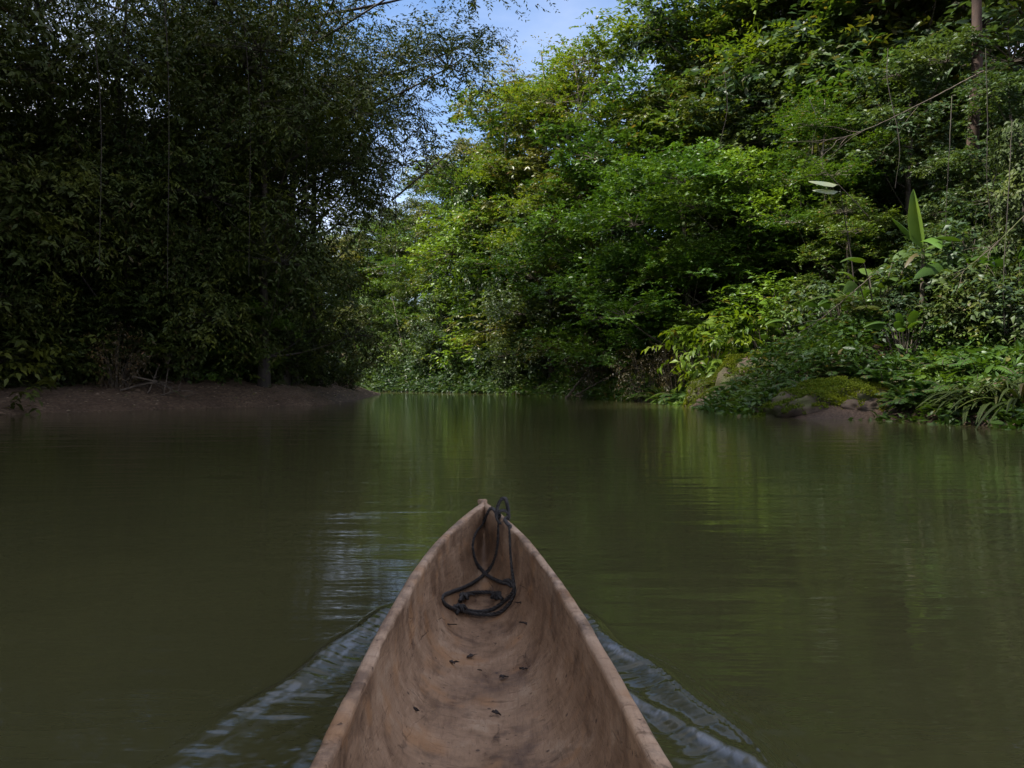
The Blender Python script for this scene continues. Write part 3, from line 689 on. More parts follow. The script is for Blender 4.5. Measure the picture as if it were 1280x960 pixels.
def frond_geo(r, origin, az, el, L, npin, pl, pw, sag, acc_s, leafsets, taper=1.0):
    K = 12; s = np.linspace(0, 1, K)
    hd = np.array([math.cos(az), math.sin(az), 0])
    sp = origin + hd * (L * s * math.cos(el))[:, None] + np.array([0, 0, 1]) * (L * s * math.sin(el) - sag * L * s ** 2)[:, None]
    V, Q = tubes(sp[None], (np.linspace(.012, .003, K) * L ** .5)[None], 4); acc_s.add(V, Q)
    t = np.linspace(.12, .98, npin)
    pp = np.stack([np.interp(t, s, sp[:, i]) for i in range(3)], -1); tg = nrm(np.gradient(pp, axis=0))
    sd = nrm(np.cross(tg, np.array([0, 0, 1.0]) + 0 * tg)); up = np.cross(sd, tg)
    prof = np.sin(np.pi * np.clip(t * .82 + .16, 0, 1)) ** .6 * taper
    for sg in (-1, 1):
        ld = nrm(sd * sg + tg * .55 - up * .18 + r.normal(0, .07, pp.shape)); leafsets.append((pp, ld, nrm(up + r.normal(0, .1, pp.shape)), pl * prof, np.full(npin, pw) * (.5 + .5 * prof)))
def make_fern(name, seed, n, L, npin, pl, pw, lmat, bmat, el=(.5, 1.15), sag=.55, stem_h=.0, part='frond'):
    r = np.random.default_rng(seed); acc = Acc(); ls = []
    if stem_h:
        K = 6; V, Q = tubes(np.stack([r.normal(0, .02, K), r.normal(0, .02, K), np.linspace(-.2, stem_h, K)], -1)[None], np.full((1, K), .07), 8); acc.add(V, Q)
    for i in range(n):
        frond_geo(r, np.array([0, 0, stem_h]), i * 2.39996 + r.uniform(-.3, .3), r.uniform(*el), L * r.uniform(.7, 1.15), npin, pl, pw, sag * r.uniform(.7, 1.2), acc, ls)
    pos, ld, ln, LL, WW = (np.concatenate([q[i] for q in ls]) for i in range(5))
    V, T = leaves(pos, ld, ln, LL, WW, .1, .15)
    return dict(name=name, h=L, parts=[('stem', acc.mesh(name + '_stem', bmat, True)), (part, mk(name + '_frond', V, T, lmat, rnd=np.repeat(r.uniform(0, 1, len(pos)), 4)))])
def make_strap(name, seed, n, L, w, lmat, el=(.45, 1.35), sag=.9):
    r = np.random.default_rng(seed); K = 9; s = np.linspace(0, 1, K)
    az = r.uniform(0, 2 * np.pi, n); e = r.uniform(*el, n); LL = L * r.uniform(.6, 1.15, n)
    hd = np.stack([np.cos(az), np.sin(az), 0 * az], -1)
    P = hd[:, None] * (LL[:, None] * s * np.cos(e)[:, None])[..., None] + np.array([0, 0, 1]) * (LL[:, None] * (s * np.sin(e)[:, None] - sag * .5 * s ** 2.2))[..., None] + r.normal(0, .05, (n, 1, 3)) * np.array([1, 1, .2])
    W = w * np.sin(np.pi * np.clip(s * .9 + .08, 0, 1)) ** .7
    V, Q = blades(P, W[None] * r.uniform(.7, 1.2, (n, 1)), np.stack([-np.sin(az), np.cos(az), 0 * az], -1), .18)
    return dict(name=name, h=L, parts=[('leaf_rosette', mk(name + '_leaf', V, Q, lmat, rnd=np.repeat(r.uniform(0, 1, n), (K - 1) * 2), smooth=True))])

T_ = {}
T_['broad'] = make_tree('broadleaf_tree', 1, 14, 4.6, .10, .27, .125, M['leaf_mid'], M['bark'], nl=17, pads=20, twigs=8, nleaf=11)
T_['broad2'] = make_tree('broadleaf_tree', 2, 13, 4.2, .06, .25, .115, M['leaf_blue'], M['bark'], nl=17, pads=20, twigs=8, nleaf=11, upn=.6, hang=.12)
T_['bushy'] = make_tree('bushy_tree', 3, 9, 4.3, .04, .20, .095, M['leaf_bright'], M['bark'], nl=20, pads=21, twigs=9, nleaf=11, padr=.6, lrr=(.28, .42), flat=.6)
T_['feather'] = make_tree('feathery_tree', 4, 16, 4.6, .12, .19, .08, M['leaf_yellow'], M['bark_pale'], nl=17, pads=20, twigs=10, nleaf=13, flat=.26, padr=.8, upn=1.2, tr=.15)
T_['olive'] = make_tree('olive_leaf_tree', 5, 15, 4.4, .08, .25, .11, M['leaf_olive'], M['bark'], nl=17, pads=20, twigs=8, nleaf=11, hang=.15)
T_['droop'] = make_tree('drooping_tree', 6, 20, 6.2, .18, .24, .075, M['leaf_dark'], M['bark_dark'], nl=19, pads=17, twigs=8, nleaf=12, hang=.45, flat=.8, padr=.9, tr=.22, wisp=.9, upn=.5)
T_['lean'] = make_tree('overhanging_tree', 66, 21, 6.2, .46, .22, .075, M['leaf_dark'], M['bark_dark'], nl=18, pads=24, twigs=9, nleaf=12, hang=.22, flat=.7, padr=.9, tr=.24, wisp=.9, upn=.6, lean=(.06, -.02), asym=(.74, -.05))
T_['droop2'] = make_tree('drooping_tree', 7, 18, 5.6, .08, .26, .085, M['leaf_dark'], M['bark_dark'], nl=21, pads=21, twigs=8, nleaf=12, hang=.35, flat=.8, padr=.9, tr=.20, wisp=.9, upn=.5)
T_['tower'] = make_tree('added_shade_tree', 71, 38, 10, .50, .26, .10, M['leaf_dark'], M['bark_dark'], nl=24, pads=40, twigs=9, nleaf=12, padr=1.3, wisp=1.0, tr=.5, hang=.2)  # shape for unseen trees added to cast shade
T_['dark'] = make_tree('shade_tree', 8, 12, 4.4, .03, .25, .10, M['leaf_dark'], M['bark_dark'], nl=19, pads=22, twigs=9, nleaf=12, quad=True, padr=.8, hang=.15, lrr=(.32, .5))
T_['redtree'] = make_tree('red_trunk_tree', 88, 24, 4.5, .78, .27, .12, M['leaf_mid'], M['bark_red'], nl=12, pads=18, twigs=8, nleaf=10, tr=.25)
T_['sparse'] = make_tree('thin_pale_tree', 9, 13, 2.9, .4, .13, .055, M['leaf_pale'], M['bark_pale'], nl=8, pads=7, twigs=5, nleaf=6, tr=.11, padr=.4)
T_['vine'] = make_column('vine_covered_tree', 10, 9.5, 1.7, .17, .10, M['leaf_mid'], M['bark_dark'])
T_['vine2'] = make_column('vine_covered_tree', 11, 8.0, 1.5, .19, .11, M['leaf_blue'], M['bark_dark'], n=7000)
T_['vine_dark'] = make_column('vine_covered_tree', 12, 9.0, 1.6, .20, .11, M['leaf_dark'], M['bark_dark'], n=8000, strands=22)
T_['shrub'] = make_shrub('leafy_shrub', 20, 2.4, 1.5, .19, .085, M['leaf_mid'], M['bark'], stems=22, twigs=11, nleaf=9)
T_['shrub_blue'] = make_shrub('leafy_shrub', 21, 2.6, 1.6, .22, .11, M['leaf_blue'], M['bark'], stems=20, twigs=10, nleaf=9)
T_['shrub_bright'] = make_shrub('bright_shrub', 22, 2.0, 1.3, .26, .10, M['leaf_lime'], M['bark'], stems=16, twigs=8, nleaf=8, hang=.25)
T_['shrub_dark'] = make_shrub('shade_shrub', 23, 3.0, 1.9, .24, .11, M['leaf_dark'], M['bark_dark'], stems=24, twigs=11, nleaf=9)
T_['shrub_dry'] = make_shrub('withered_shrub', 24, 2.2, 1.5, .12, .035, M['leaf_dry'], M['deadwood'], stems=26, twigs=12, nleaf=8, hang=.35)
T_['fern'] = make_fern('fern', 30, 13, 1.15, 26, .19, .045, M['leaf_fern'], M['bark'])
T_['fern_dark'] = make_fern('fern', 31, 12, 1.1, 24, .19, .045, M['leaf_dark'], M['bark_dark'])
T_['strap'] = make_strap('strap_leaf_plant', 32, 60, .95, .06, M['leaf_mid'])
T_['strap2'] = make_strap('strap_leaf_plant', 33, 60, 1.1, .05, M['leaf_dark'], sag=1.3)
T_['palm'] = make_fern('small_palm', 34, 9, 2.6, 34, .55, .05, M['leaf_olive'], M['bark'], el=(.35, 1.2), sag=.6, stem_h=.8, part='frond')
def make_heliconia(name, seed, n, hstem, L, W, lmat, bmat):
    r = np.random.default_rng(seed); K = 12; s = np.linspace(0, 1, K)
    az = np.arange(n) * 2.39996 + r.uniform(-.4, .4, n); el = r.uniform(.35, 1.35, n); LL = L * r.uniform(.7, 1.2, n)
    hd = np.stack([np.cos(az), np.sin(az), 0 * az], -1); b0 = hd * .12 + r.normal(0, .08, (n, 3)) * [1, 1, 0]; b0[:, 2] = -.1
    b2 = hd * (.35 * hstem * np.cos(el))[:, None] + b0 * [1, 1, 0] + np.array([0, 0, 1]) * (hstem * r.uniform(.55, 1.05, n))[:, None]
    acc = Acc(); V, Q = tubes(curve3(b0, (b0 + b2) / 2 + np.array([0, 0, .15 * hstem]), b2, 7), (.028 * np.linspace(1, .45, 7))[None] * np.ones((n, 1)), 5); acc.add(V, Q)
    P = b2[:, None] + hd[:, None] * (LL[:, None] * s * np.cos(el)[:, None])[..., None] + np.array([0, 0, 1]) * (LL[:, None] * (s * np.sin(el)[:, None] - .55 * s ** 2))[..., None]
    Wd = W * np.clip(s / .2, 0, 1) ** .6 * np.clip((1 - s) / .5, 0, 1) ** .6
    ro = r.normal(0, .5, n); sd_ = np.stack([-np.sin(az) * np.cos(ro), np.cos(az) * np.cos(ro), np.sin(ro)], -1)
    V, Q = blades(P, Wd[None] * r.uniform(.8, 1.2, (n, 1)), sd_, .12)
    return dict(name=name, h=hstem + .5 * L, parts=[('stem', acc.mesh(name + '_stem', bmat, True)), ('foliage', mk(name + '_leaf', V, Q, lmat, rnd=np.repeat(r.uniform(0, .9, n), (K - 1) * 2), smooth=True))])
T_['heli'] = make_heliconia('broad_leaf_plant', 50, 20, 1.5, .85, .22, M['leaf_mid'], M['bark'])
T_['heli2'] = make_heliconia('broad_leaf_plant', 51, 18, 1.9, 1.0, .27, M['leaf_mid'], M['bark'])
T_['bromeliad'] = make_strap('bromeliad', 35, 40, .55, .05, M['leaf_yellow'], sag=.7)

def place(key, px, Y, label, cat, group=None, h=None, top=None, rz=None, dz=0.0, x=None, tilt=0.0, sx=1.0):
    T = T_[key]
    X = at_px(px, Y) if x is None else x
    if top is not None: h = max(3.0, (HOR - top) / F_PX * Y + CAMH - gz(X, Y))
    s = 1.0 if h is None else h / T['h']
    root = empty(T['name'], (X, Y, gz(X, Y) + dz - .05), rng.uniform(0, 6.28) if rz is None else rz, s, rx=tilt)
    if sx != 1.0: root.scale = (s * sx, s * sx, s)
    for pn, me in T['parts']: link(pn, me, root)
    tag(root, label, cat, group)
    return root
#PLACEMENTS
exec_placements = True
TREES_R = [
 ('broad', 487, 99, 'dense mid-green tree closing the far bend right under the sky gap', 264), ('bushy', 500, 91, 'bushy green tree at the far bend, in front of the dense one under the gap', 292), ('broad2', 462, 93, 'grey-green tree at the far bend beside the left foliage', 300),
 ('broad', 418, 101, 'mid-green tree furthest up the bend, below the foot of the sky gap', 283), ('olive', 455, 103, 'olive tree furthest up the bend, right of the furthest mid-green one', 272), ('broad2', 375, 99, 'grey-green tree up the bend seen through the left bank foliage', 292), ('olive', 300, 90, 'olive tree hidden deep up the bend behind the left bank', 320),
 # far bend
 ('olive', 330, 96, 'sunlit olive tree seen far off under the dark left canopy, nearest the gravel bar', 330),
 ('feather', 395, 92, 'yellow-green tree glowing behind the hanging branches of the left bank', 315),
 ('olive', 440, 90, 'olive-green tree far up the bend, left of the sky gap foot', 290),
 ('broad', 365, 84, 'mid-green tree standing on the far bank above the gravel bar', 375),
 ('vine', 455, 82, 'slim vine-hung tree at the far bend beside a bare pale pole', 370),
 ('feather', 480, 94, 'flat-topped pale tree whose crown closes the bottom of the sky gap', 264),
 ('olive', 520, 87, 'rounded olive tree just right of the foot of the sky gap', 246),
 ('broad', 505, 79, 'low mid-green tree on the far bank behind the light shrubs', 350),
 ('feather', 560, 78, 'tall yellow-green tree forming the first shoulder of the skyline right of the gap', 205),
 ('olive', 597, 73, 'brownish olive tree on the skyline below the thin pale tree', 172),
 ('broad2', 560, 70, 'grey-green tree low on the far bank, left of the vine-wrapped column', 330),
 ('broad', 575, 74, 'mid-green tree behind the grey-green one at the far bank', 280),
 # skyline up the right slope
 ('sparse', 632, 62, 'thin pale tree with bare branches poking into the sky gap', 88),
 ('broad', 640, 67, 'rounded mid-green tree on the skyline under the thin pale tree', 130),
 ('feather', 668, 62, 'feathery yellow-green tree in flat layers below the pale sprigs', 112),
 ('sparse', 688, 58, 'thin pale sprig-topped tree at the right edge of the sky gap', 52),
 ('feather', 728, 54, 'tallest feathery tree, its flat bright layers against the blue sky', 48),
 ('olive', 705, 60, 'olive tree behind the tallest feathery one', 84),
 ('broad', 935, 52, 'big tree at the top of the slope where the sky gap ends', -25),
 ('olive', 985, 50, 'olive tree at the top edge, well right of the end of the sky gap', -110),
 ('broad2', 1000, 48, 'grey-green tree at the top of the slope above the leaning bright bushy tree', -170),
 ('feather', 985, 47, 'yellowish feathery tree near the top edge over the middle of the right bank', -210),
 ('broad', 1055, 45, 'dense green tree high on the slope left of the red trunk', -250),
 ('broad', 960, 58, 'green tree on the crest of the slope showing at the top edge', -90), ('broad2', 1080, 56, 'grey-green tree on the crest of the slope behind the red trunk', -110), ('broad', 1190, 52, 'mid-green tree on the crest of the slope right of the red trunk', -110), ('broad', 945, 60, 'green tree on the crest of the slope nearest the sky gap', 10),
 ('olive', 1130, 43, 'olive tree high on the slope just left of the red trunk', -260),
 ('broad2', 1225, 40, 'grey-leaved tree at the top right behind the red trunk', -300),
 ('broad', 1300, 36, 'mid-green tree filling the top right corner', -330),
 # middle layer
 ('vine', 612, 64, 'vine-wrapped column of leaves rising from the water at mid-river', 225),
 ('vine2', 650, 60, 'second vine-draped column, right of the one standing at mid-river', 240),
 ('broad2', 690, 54, 'grey-green tree draped over the dark hollow in the middle of the bank', 235),
 ('bushy', 650, 66, 'leafy green tree between the two vine columns and the skyline', 205),
 ('olive', 735, 51, 'olive tree hanging over the darkest hollow of the right bank', 200),
 ('broad', 765, 49, 'mid-green tree standing between the tallest feathery tree and the bright bushy mass', 110),
 ('bushy', 790, 46, 'bright green bushy tree behind the fallen branch, smaller than its neighbour', 190),
 ('vine2', 775, 45, 'vine-draped tree beside the dark hollow, above the leaning dead branch', 265),
 ('bushy', 862, 39, 'largest bright green bushy tree, a rounded mass in the middle of the right bank', 185),
 ('olive', 890, 44, 'olive tree rising right behind the largest bright bushy tree', 80),
 ('bushy', 940, 37, 'bright bushy tree leaning over the yellow-green shrub', 195),
 ('broad2', 955, 42, 'grey-green tree rising behind the bright bushy tree that leans over the yellow shrub', 90),
 ('broad', 1010, 36, 'mid-green tree right of the bright bushy mass', 150),
 ('feather', 1035, 34, 'feathery tree with pale yellow new leaves above the silver leaves', 125),
 ('olive', 1085, 38, 'olive tree standing on the slope above the banana plant', 70),
 ('broad', 1062, 31, 'low broad tree left of the upright banana leaf', 240),
 ('broad2', 1140, 33, 'grey-leaved tree behind the upright banana leaf', 60),
 ('broad2', 1200, 29, 'grey-leaved tree right of the upright banana leaf', 185),
 ('broad2', 1262, 28, 'grey-leaved tree at the right edge over the dark recess', 90),
 ('vine_dark', 1285, 23, 'dark vine-hung tree cut by the right edge of the picture', 150),
]
for k, px, Y, lb, tp in TREES_R: place(k, px, Y, lb, 'tree', 'forest trees on the right bank and far bend', top=tp)
place('redtree', 1212, 30.5, 'tree with a bare reddish trunk rising out of the top right of the picture', 'tree', h=24, rz=.4)
SHRUBS_R = [
 ('shrub_blue', 478, 76.5, 'pale blue-green shrub at the far water edge, leftmost of the bend', 3.2), ('shrub_bright', 500, 75, 'yellow-green shrub at the far water edge', 2.6),
 ('shrub', 520, 74, 'green shrub on the far bank between two lighter shrubs', 3.4), ('shrub_bright', 545, 70, 'light green shrub at the far bank, right of the green one', 2.8),
 ('shrub_blue', 560, 69.5, 'tall grey-green shrub on the far bank left of the dark arch', 4.6), ('shrub_blue', 525, 79, 'broad grey-green shrub rising behind the far water edge', 5.2),
 ('shrub', 590, 67, 'dark-bottomed green shrub under the mid-river vine column', 3.2), ('shrub', 655, 60, 'low green shrub by the dark hollow, nearest the mid-river column', 2.2),
 ('shrub_blue', 690, 55, 'grey-green shrub hanging before the dark hollow', 4.2), ('shrub_dry', 745, 45.5, 'dry brownish shrub above the leaning dead branch', 3.2),
 ('shrub_bright', 722, 49.5, 'yellowish low shrub on the waterline left of the leaning dead branch', 1.6), ('shrub_dry', 846, 35.8, 'withered brown shrub left of the yellow-green shrub', 2.6),
 ('shrub_dry', 806, 37.6, 'smaller withered shrub left of the biggest brown one', 3.0), ('shrub_bright', 886, 33.0, 'brightest yellow-green shrub with drooping leaves above the mossy mound', 3.4),
 ('shrub_bright', 938, 33.5, 'yellow-green shrub right of the brightest one, under the bushy trees', 3.1), ('shrub', 980, 33, 'green shrub behind the mossy mound', 2.6),
 ('shrub_blue', 1040, 30, 'grey-green shrub above the mossy boulder', 3.0), ('shrub', 1010, 31, 'green shrub between the mossy mound and the drooping palm fronds', 2.8),
 ('shrub', 1105, 27, 'green shrub below the banana plant', 2.6), ('shrub_blue', 1150, 25.5, 'big-leaved grey-green shrub below and right of the banana plant', 2.8),
 ('shrub_blue', 1205, 24.5, 'big-leaved shrub climbing the slope beside the dark recess', 3.4), ('shrub_dark', 1250, 22.5, 'dark shrub in the recess at the right edge', 2.6),
 ('shrub', 1165, 23.5, 'small pale-leaved shrub at the mouth of the dark recess', 1.7), ('shrub_blue', 1275, 21.5, 'pale-leaved shrub at the right edge above the strap leaves', 2.6),
 ('shrub', 462, 77.0, 'dark green shrub at the leftmost far water edge by the bar tip', 3.4), ('shrub_blue', 508, 73.2, 'pale bushy shrub overhanging the far water between two yellow-green ones', 3.0), ('shrub', 536, 70.4, 'green shrub overhanging the far water', 3.0), ('shrub', 575, 66.2, 'green shrub overhanging the far water nearest the vine column', 3.0), ('shrub_dark', 640, 58.6, 'dark shrub overhanging the water right of the vine column', 2.6),
 ('shrub', 1060, 34, 'green shrub under the feathery tree', 3.2), ('shrub', 1075, 26.5, 'green shrub on the slope between the palm and the boulder', 2.0), ('shrub_blue', 1120, 24.6, 'grey-green shrub on the slope above the low ferns', 2.0), ('shrub', 1230, 22.6, 'green shrub above the big strap-leaf clumps', 2.2), ('shrub_blue', 1180, 26.5, 'grey-green shrub left of the one climbing beside the recess', 3.0), ('shrub_dark', 1215, 23.2, 'dark shrub in front of the recess', 2.2), ('shrub_blue', 960, 36, 'grey-green shrub tucked under the bright bushy trees', 3.4),
]
for k, px, Y, lb, h in SHRUBS_R: place(k, px, Y, lb, 'shrub', 'shrubs along the right bank', h=h)
LOW_R = [
 ('fern', 668, 55.5, 'fern at the water edge left of the leaning dead branch', 2.0), ('fern', 700, 50.2, 'fern at the foot of the leaning dead branch', 1.9), ('strap', 770, 41.4, 'strap-leaved plant left of the mossy hump by the water', 1.6),
 ('strap', 806, 37.9, 'strap-leaved plant with drooping blades in the middle of the bank', 2.0), ('strap', 826, 36.2, 'strap-leaved plant right of the drooping-bladed one', 1.8), ('fern', 850, 33.6, 'fern at the water edge left of the mossy mound', 1.8),
 ('fern', 925, 27.5, 'fern growing in the cleft behind the mossy mound', 1.5), ('strap', 905, 30.8, 'dark tuft at the water under the mossy mound', 1.4), ('fern', 1005, 22.6, 'fern sprouting on the mossy boulder', 1.2),
 ('fern', 1040, 23.3, 'fern at the back of the mossy boulder', 1.5), ('fern', 1105, 21.9, 'fern right of the mossy boulder, above the bare earth', 1.8), ('fern', 1135, 20.6, 'fern hanging over the dark water right of the boulder', 1.8),
 ('fern', 1165, 20.0, 'fern in the middle of the low ferns on the right', 1.9), ('fern', 1195, 19.4, 'fern left of the big strap-leaf clump', 1.8), ('strap2', 1215, 18.5, 'big strap-leaf clump trailing into the water near the right edge', 1.9),
 ('strap2', 1248, 18.0, 'second big strap-leaf clump, right of the first', 2.0), ('strap2', 1280, 17.5, 'strap-leaf clump cut by the right edge', 2.0), ('fern', 1180, 21.2, 'upper fern below the small pale-leaved shrub', 1.8),
 ('fern', 1225, 20.3, 'upper fern behind the strap-leaf clumps', 1.8), ('fern', 1140, 22.4, 'upper fern left of the small pale-leaved shrub', 1.6), ('fern', 1075, 22.8, 'fern on the bare earth behind the boulder', 1.5),
]
for k, px, Y, lb, h in LOW_R: place(k, px, Y, lb, 'fern' if 'fern' in k else 'plant', 'low plants along the right waterline', h=h)
place('palm', 1085, 25.5, 'small palm with long drooping brown-green fronds below the banana plant', 'palm', h=2.6)
place('palm', 545, 76.5, 'far palm with a pale arching frond at the bend', 'palm', h=3.2)
for k, px, Y, lb, h in (('heli2', 1098, 26.0, 'broad-leaved plant standing just left of the banana plant', 3.4), ('heli', 1178, 25.2, 'broad-leaved plant right of the banana plant, above the pale-leaved shrub', 2.8), ('heli2', 1240, 24.0, 'tall broad-leaved plant high beside the dark recess', 3.6),
                        ('heli', 1055, 26.5, 'broad-leaved plant left of the drooping palm fronds', 2.4), ('heli', 1130, 23.6, 'lower broad-leaved plant above the low ferns', 2.0), ('heli2', 1275, 22.6, 'broad-leaved plant at the right edge behind the strap leaves', 2.8), ('heli', 1000, 30.5, 'broad-leaved plant left of the silver leaves, above the mossy mound', 2.6), ('heli', 960, 32.0, 'broad-leaved plant behind the yellow-green shrubs', 2.4)):
    place(k, px, Y, lb, 'plant', 'broad-leaved plants on the right slope', h=h)
br = place('bromeliad', 678, 57.0, 'spiky yellow-green bromeliad perched on the trunk over the dark hollow', 'bromeliad', h=.8); br.location.z = 7.4

TREES_L = [
 ('lean', 352, 37.5, 'tall dark tree leaning over the river, its hanging twigs edging the sky gap', 23, .0), ('lean', 392, 44, 'dark overhanging tree behind the leaning one, its branch tips touching the sky gap foot', 19, 2.6),
 ('droop2', 330, 33, 'dark drooping tree behind the gravel bar, left of the leaning one', 18, None), ('lean', 235, 36, 'tall drooping tree over the driftwood', 22, 2.8),
 ('droop2', 160, 31, 'dark drooping tree left of the driftwood', 18, None), ('droop', 60, 31, 'tall dark tree near the left edge', 20, None), ('droop2', -30, 28, 'dark tree cut by the left edge of the picture', 17, None),
 ('dark', 20, 34, 'big-leaved shade tree at the left edge', 12, None), ('dark', 120, 36, 'big-leaved shade tree in the blackest part of the left bank', 12, None), ('dark', 215, 39, 'big-leaved shade tree behind the driftwood', 12, None),
 ('dark', 300, 40, 'big-leaved shade tree behind the gravel bar', 11, None), ('vine_dark', 235, 31.5, 'vine-hung trunk with pale leaf strands left of the gravel bar', 9.5, None), ('vine_dark', 340, 37, 'vine-hung trunk at the back of the gravel bar', 9, None),
 ('vine_dark', 350, 44, 'thin vine-hung trunk at the tip of the gravel bar', 8, None), ('dark', 310, 47, 'shade tree standing behind the bar tip', 9, None), ('dark', 70, 42, 'shade tree deep in the left forest, behind the left edge trees', 12, None),
 ('droop2', 180, 44, 'drooping tree deep in the left forest, straight behind the driftwood', 12, None), ('dark', 260, 50, 'shade tree deep in the forest behind the bar', 13, None), ('lean', 365, 39, 'narrow dark tree whose trunk stands up against the sky holes', 21, 1.9),
 ('bushy', 285, 33.8, 'bright green low tree at the left end of the gravel bar', 5.5, None), ('dark', -40, 40, 'shade tree beyond the left edge trees', 13, None),
 ('dark', 150, 31.5, 'low big-leaved tree at the front of the left bank, over the mud', 9, None), ('dark', 0, 29.5, 'big-leaved tree leaning in over the water at the left edge', 8, None), ('dark', -160, 24.0, 'big-leaved tree just beyond the left edge over the mud', 17, None),
 ('dark', 105, 33, 'big-leaved shade tree overhanging the mud bank at the far left', 11, None), ('dark', 200, 34, 'big-leaved shade tree right above the driftwood', 11, None),
]
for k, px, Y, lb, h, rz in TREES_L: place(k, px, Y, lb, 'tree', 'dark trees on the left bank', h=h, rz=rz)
for k_, x_, Y_, h_, lb in (('lean', -20.5, -7, 31, 'unseen tree added on the near left bank to shade the canoe, level with its stern'), ('lean', -20.8, -1, 32, 'unseen tree added on the near left bank to shade the canoe, level with its middle'), ('lean', -20.5, 5, 32, 'unseen tree added on the near left bank to shade the canoe, a little ahead of its bow'),
                       ('tower', -22, 11, 38, 'unseen towering tree added to shade the right bank, nearer the view than the bow tree'), ('tower', -24, 17.5, 40, 'tallest unseen tree added to shade the right bank, just outside the view'),
                       ('tower', -31, 23, 36, 'unseen towering tree added above the far left mud bank to shade the right bank'), ('dark', -25, 3, 22, 'unseen big-leaved tree added for shade in the second row of the near left bank'), ('dark', -25, -5, 22, 'unseen big-leaved tree added for shade furthest back on the near left bank'), ('dark', -25, 11, 21, 'unseen big-leaved tree added for shade in the second row, closest to the view')):
    place(k_, 0, Y_, lb, 'tree', 'dark trees on the left bank', h=h_, x=x_, rz=0 if k_ == 'lean' else None)  # unseen trees, added to cast shade on the canoe and lower right bank
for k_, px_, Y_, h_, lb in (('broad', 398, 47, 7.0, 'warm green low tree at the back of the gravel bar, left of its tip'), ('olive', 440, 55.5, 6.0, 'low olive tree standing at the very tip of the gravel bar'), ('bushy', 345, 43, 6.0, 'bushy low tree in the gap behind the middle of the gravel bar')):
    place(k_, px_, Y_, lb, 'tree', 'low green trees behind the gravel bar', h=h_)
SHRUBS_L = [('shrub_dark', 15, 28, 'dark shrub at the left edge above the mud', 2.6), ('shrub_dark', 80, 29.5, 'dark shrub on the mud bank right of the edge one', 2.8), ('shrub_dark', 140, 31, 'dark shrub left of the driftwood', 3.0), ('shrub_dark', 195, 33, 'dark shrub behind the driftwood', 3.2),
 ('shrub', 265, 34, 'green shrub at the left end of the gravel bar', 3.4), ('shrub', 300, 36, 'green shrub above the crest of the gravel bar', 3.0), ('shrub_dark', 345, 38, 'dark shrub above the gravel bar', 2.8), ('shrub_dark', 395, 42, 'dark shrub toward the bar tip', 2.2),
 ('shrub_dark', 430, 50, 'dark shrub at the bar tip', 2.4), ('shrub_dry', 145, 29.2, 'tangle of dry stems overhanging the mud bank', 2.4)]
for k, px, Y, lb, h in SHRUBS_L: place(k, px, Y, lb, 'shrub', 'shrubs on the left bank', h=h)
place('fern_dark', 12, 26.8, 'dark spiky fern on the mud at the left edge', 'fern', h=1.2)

#PROPS
def undergrowth(label, n, sel, box, mat, seed, L, W, hmax, nl=12, dens=.75):
    r = np.random.default_rng(seed)
    x = r.uniform(box[0], box[1], n * 6); y = r.uniform(box[2], box[3], n * 6)
    g, d, left = ground(x, y, True)
    k = sel(x, y, d, left) & (r.uniform(0, 1, len(x)) < np.clip(dens + .6 * n2(x, y, .5, 2, seed), .1, 1)); x, y, g, d = (a[k][:n] for a in (x, y, g, d))
    m_ = len(x); hh = hmax * np.clip(.55 + .5 * n2(x, y, .35, 3, 2.0 + seed), .15, 1.1) * np.clip(d / 1.5, .3, 1)
    a = r.uniform(0, 6.28, (m_, nl)); rad = r.uniform(.05, .5, (m_, nl)); z = r.uniform(.15, 1, (m_, nl))
    pos = np.stack([x[:, None] + np.cos(a) * rad, y[:, None] + np.sin(a) * rad, g[:, None] + z * hh[:, None]], -1).reshape(-1, 3)
    out = np.stack([np.cos(a), np.sin(a), 0 * a], -1).reshape(-1, 3)
    ld = nrm(out * .8 + r.normal(0, .4, pos.shape) + np.array([0, 0, -.1])); ln = nrm(np.array([0, 0, .8]) + r.normal(0, .4, pos.shape) + out * .2)
    sc = np.repeat(r.uniform(.5, 1.7, m_), nl) * r.uniform(.7, 1.2, len(pos))
    V, T = leaves2(pos, ld, ln, L * sc, W * sc)
    o = link('undergrowth', mk('undergrowth', V, T, mat, rnd=np.repeat(r.uniform(0, 1, len(pos)), 2)))
    tag(o, label, kind='stuff')
undergrowth('low leafy ground cover along the right waterline and up its slope', 17000, lambda x, y, d, l: (~l) & (d > -.25) & (d < 9) & ((x > -1) | ((d > 2.5) & (x > -20))) & (np.hypot((x - 9.1) / 2.6, (y - 29.8) / 1.9) > 1) & (np.hypot((x - 8.8) / 2.1, (y - 21.8) / 1.3) > 1), (-22, 24, 13, 82), M['leaf_mid'], 5, .22, .085, 1.0, dens=1.1)
undergrowth('leafy fringe hanging over the water at the far bend', 5000, lambda x, y, d, l: (~l) & (d > -.35) & (d < 4.5) & (x <= -1), (-30, 0, 58, 86), M['leaf_blue'], 15, .30, .13, 2.3, dens=1.1)
undergrowth('thick mixed saplings covering the hillside behind the right bank trees', 9000, lambda x, y, d, l: (~l) & (d > 6) & (d < 30), (-40, 40, 20, 115), M['leaf_blue'], 6, .36, .17, 4.5)
undergrowth('shadowed low growth on the floor of the left bank forest', 9000, lambda x, y, d, l: l & (d > 4.5) & (d < 26), (-45, -8, 14, 75), M['leaf_dark'], 7, .36, .16, 3.2)

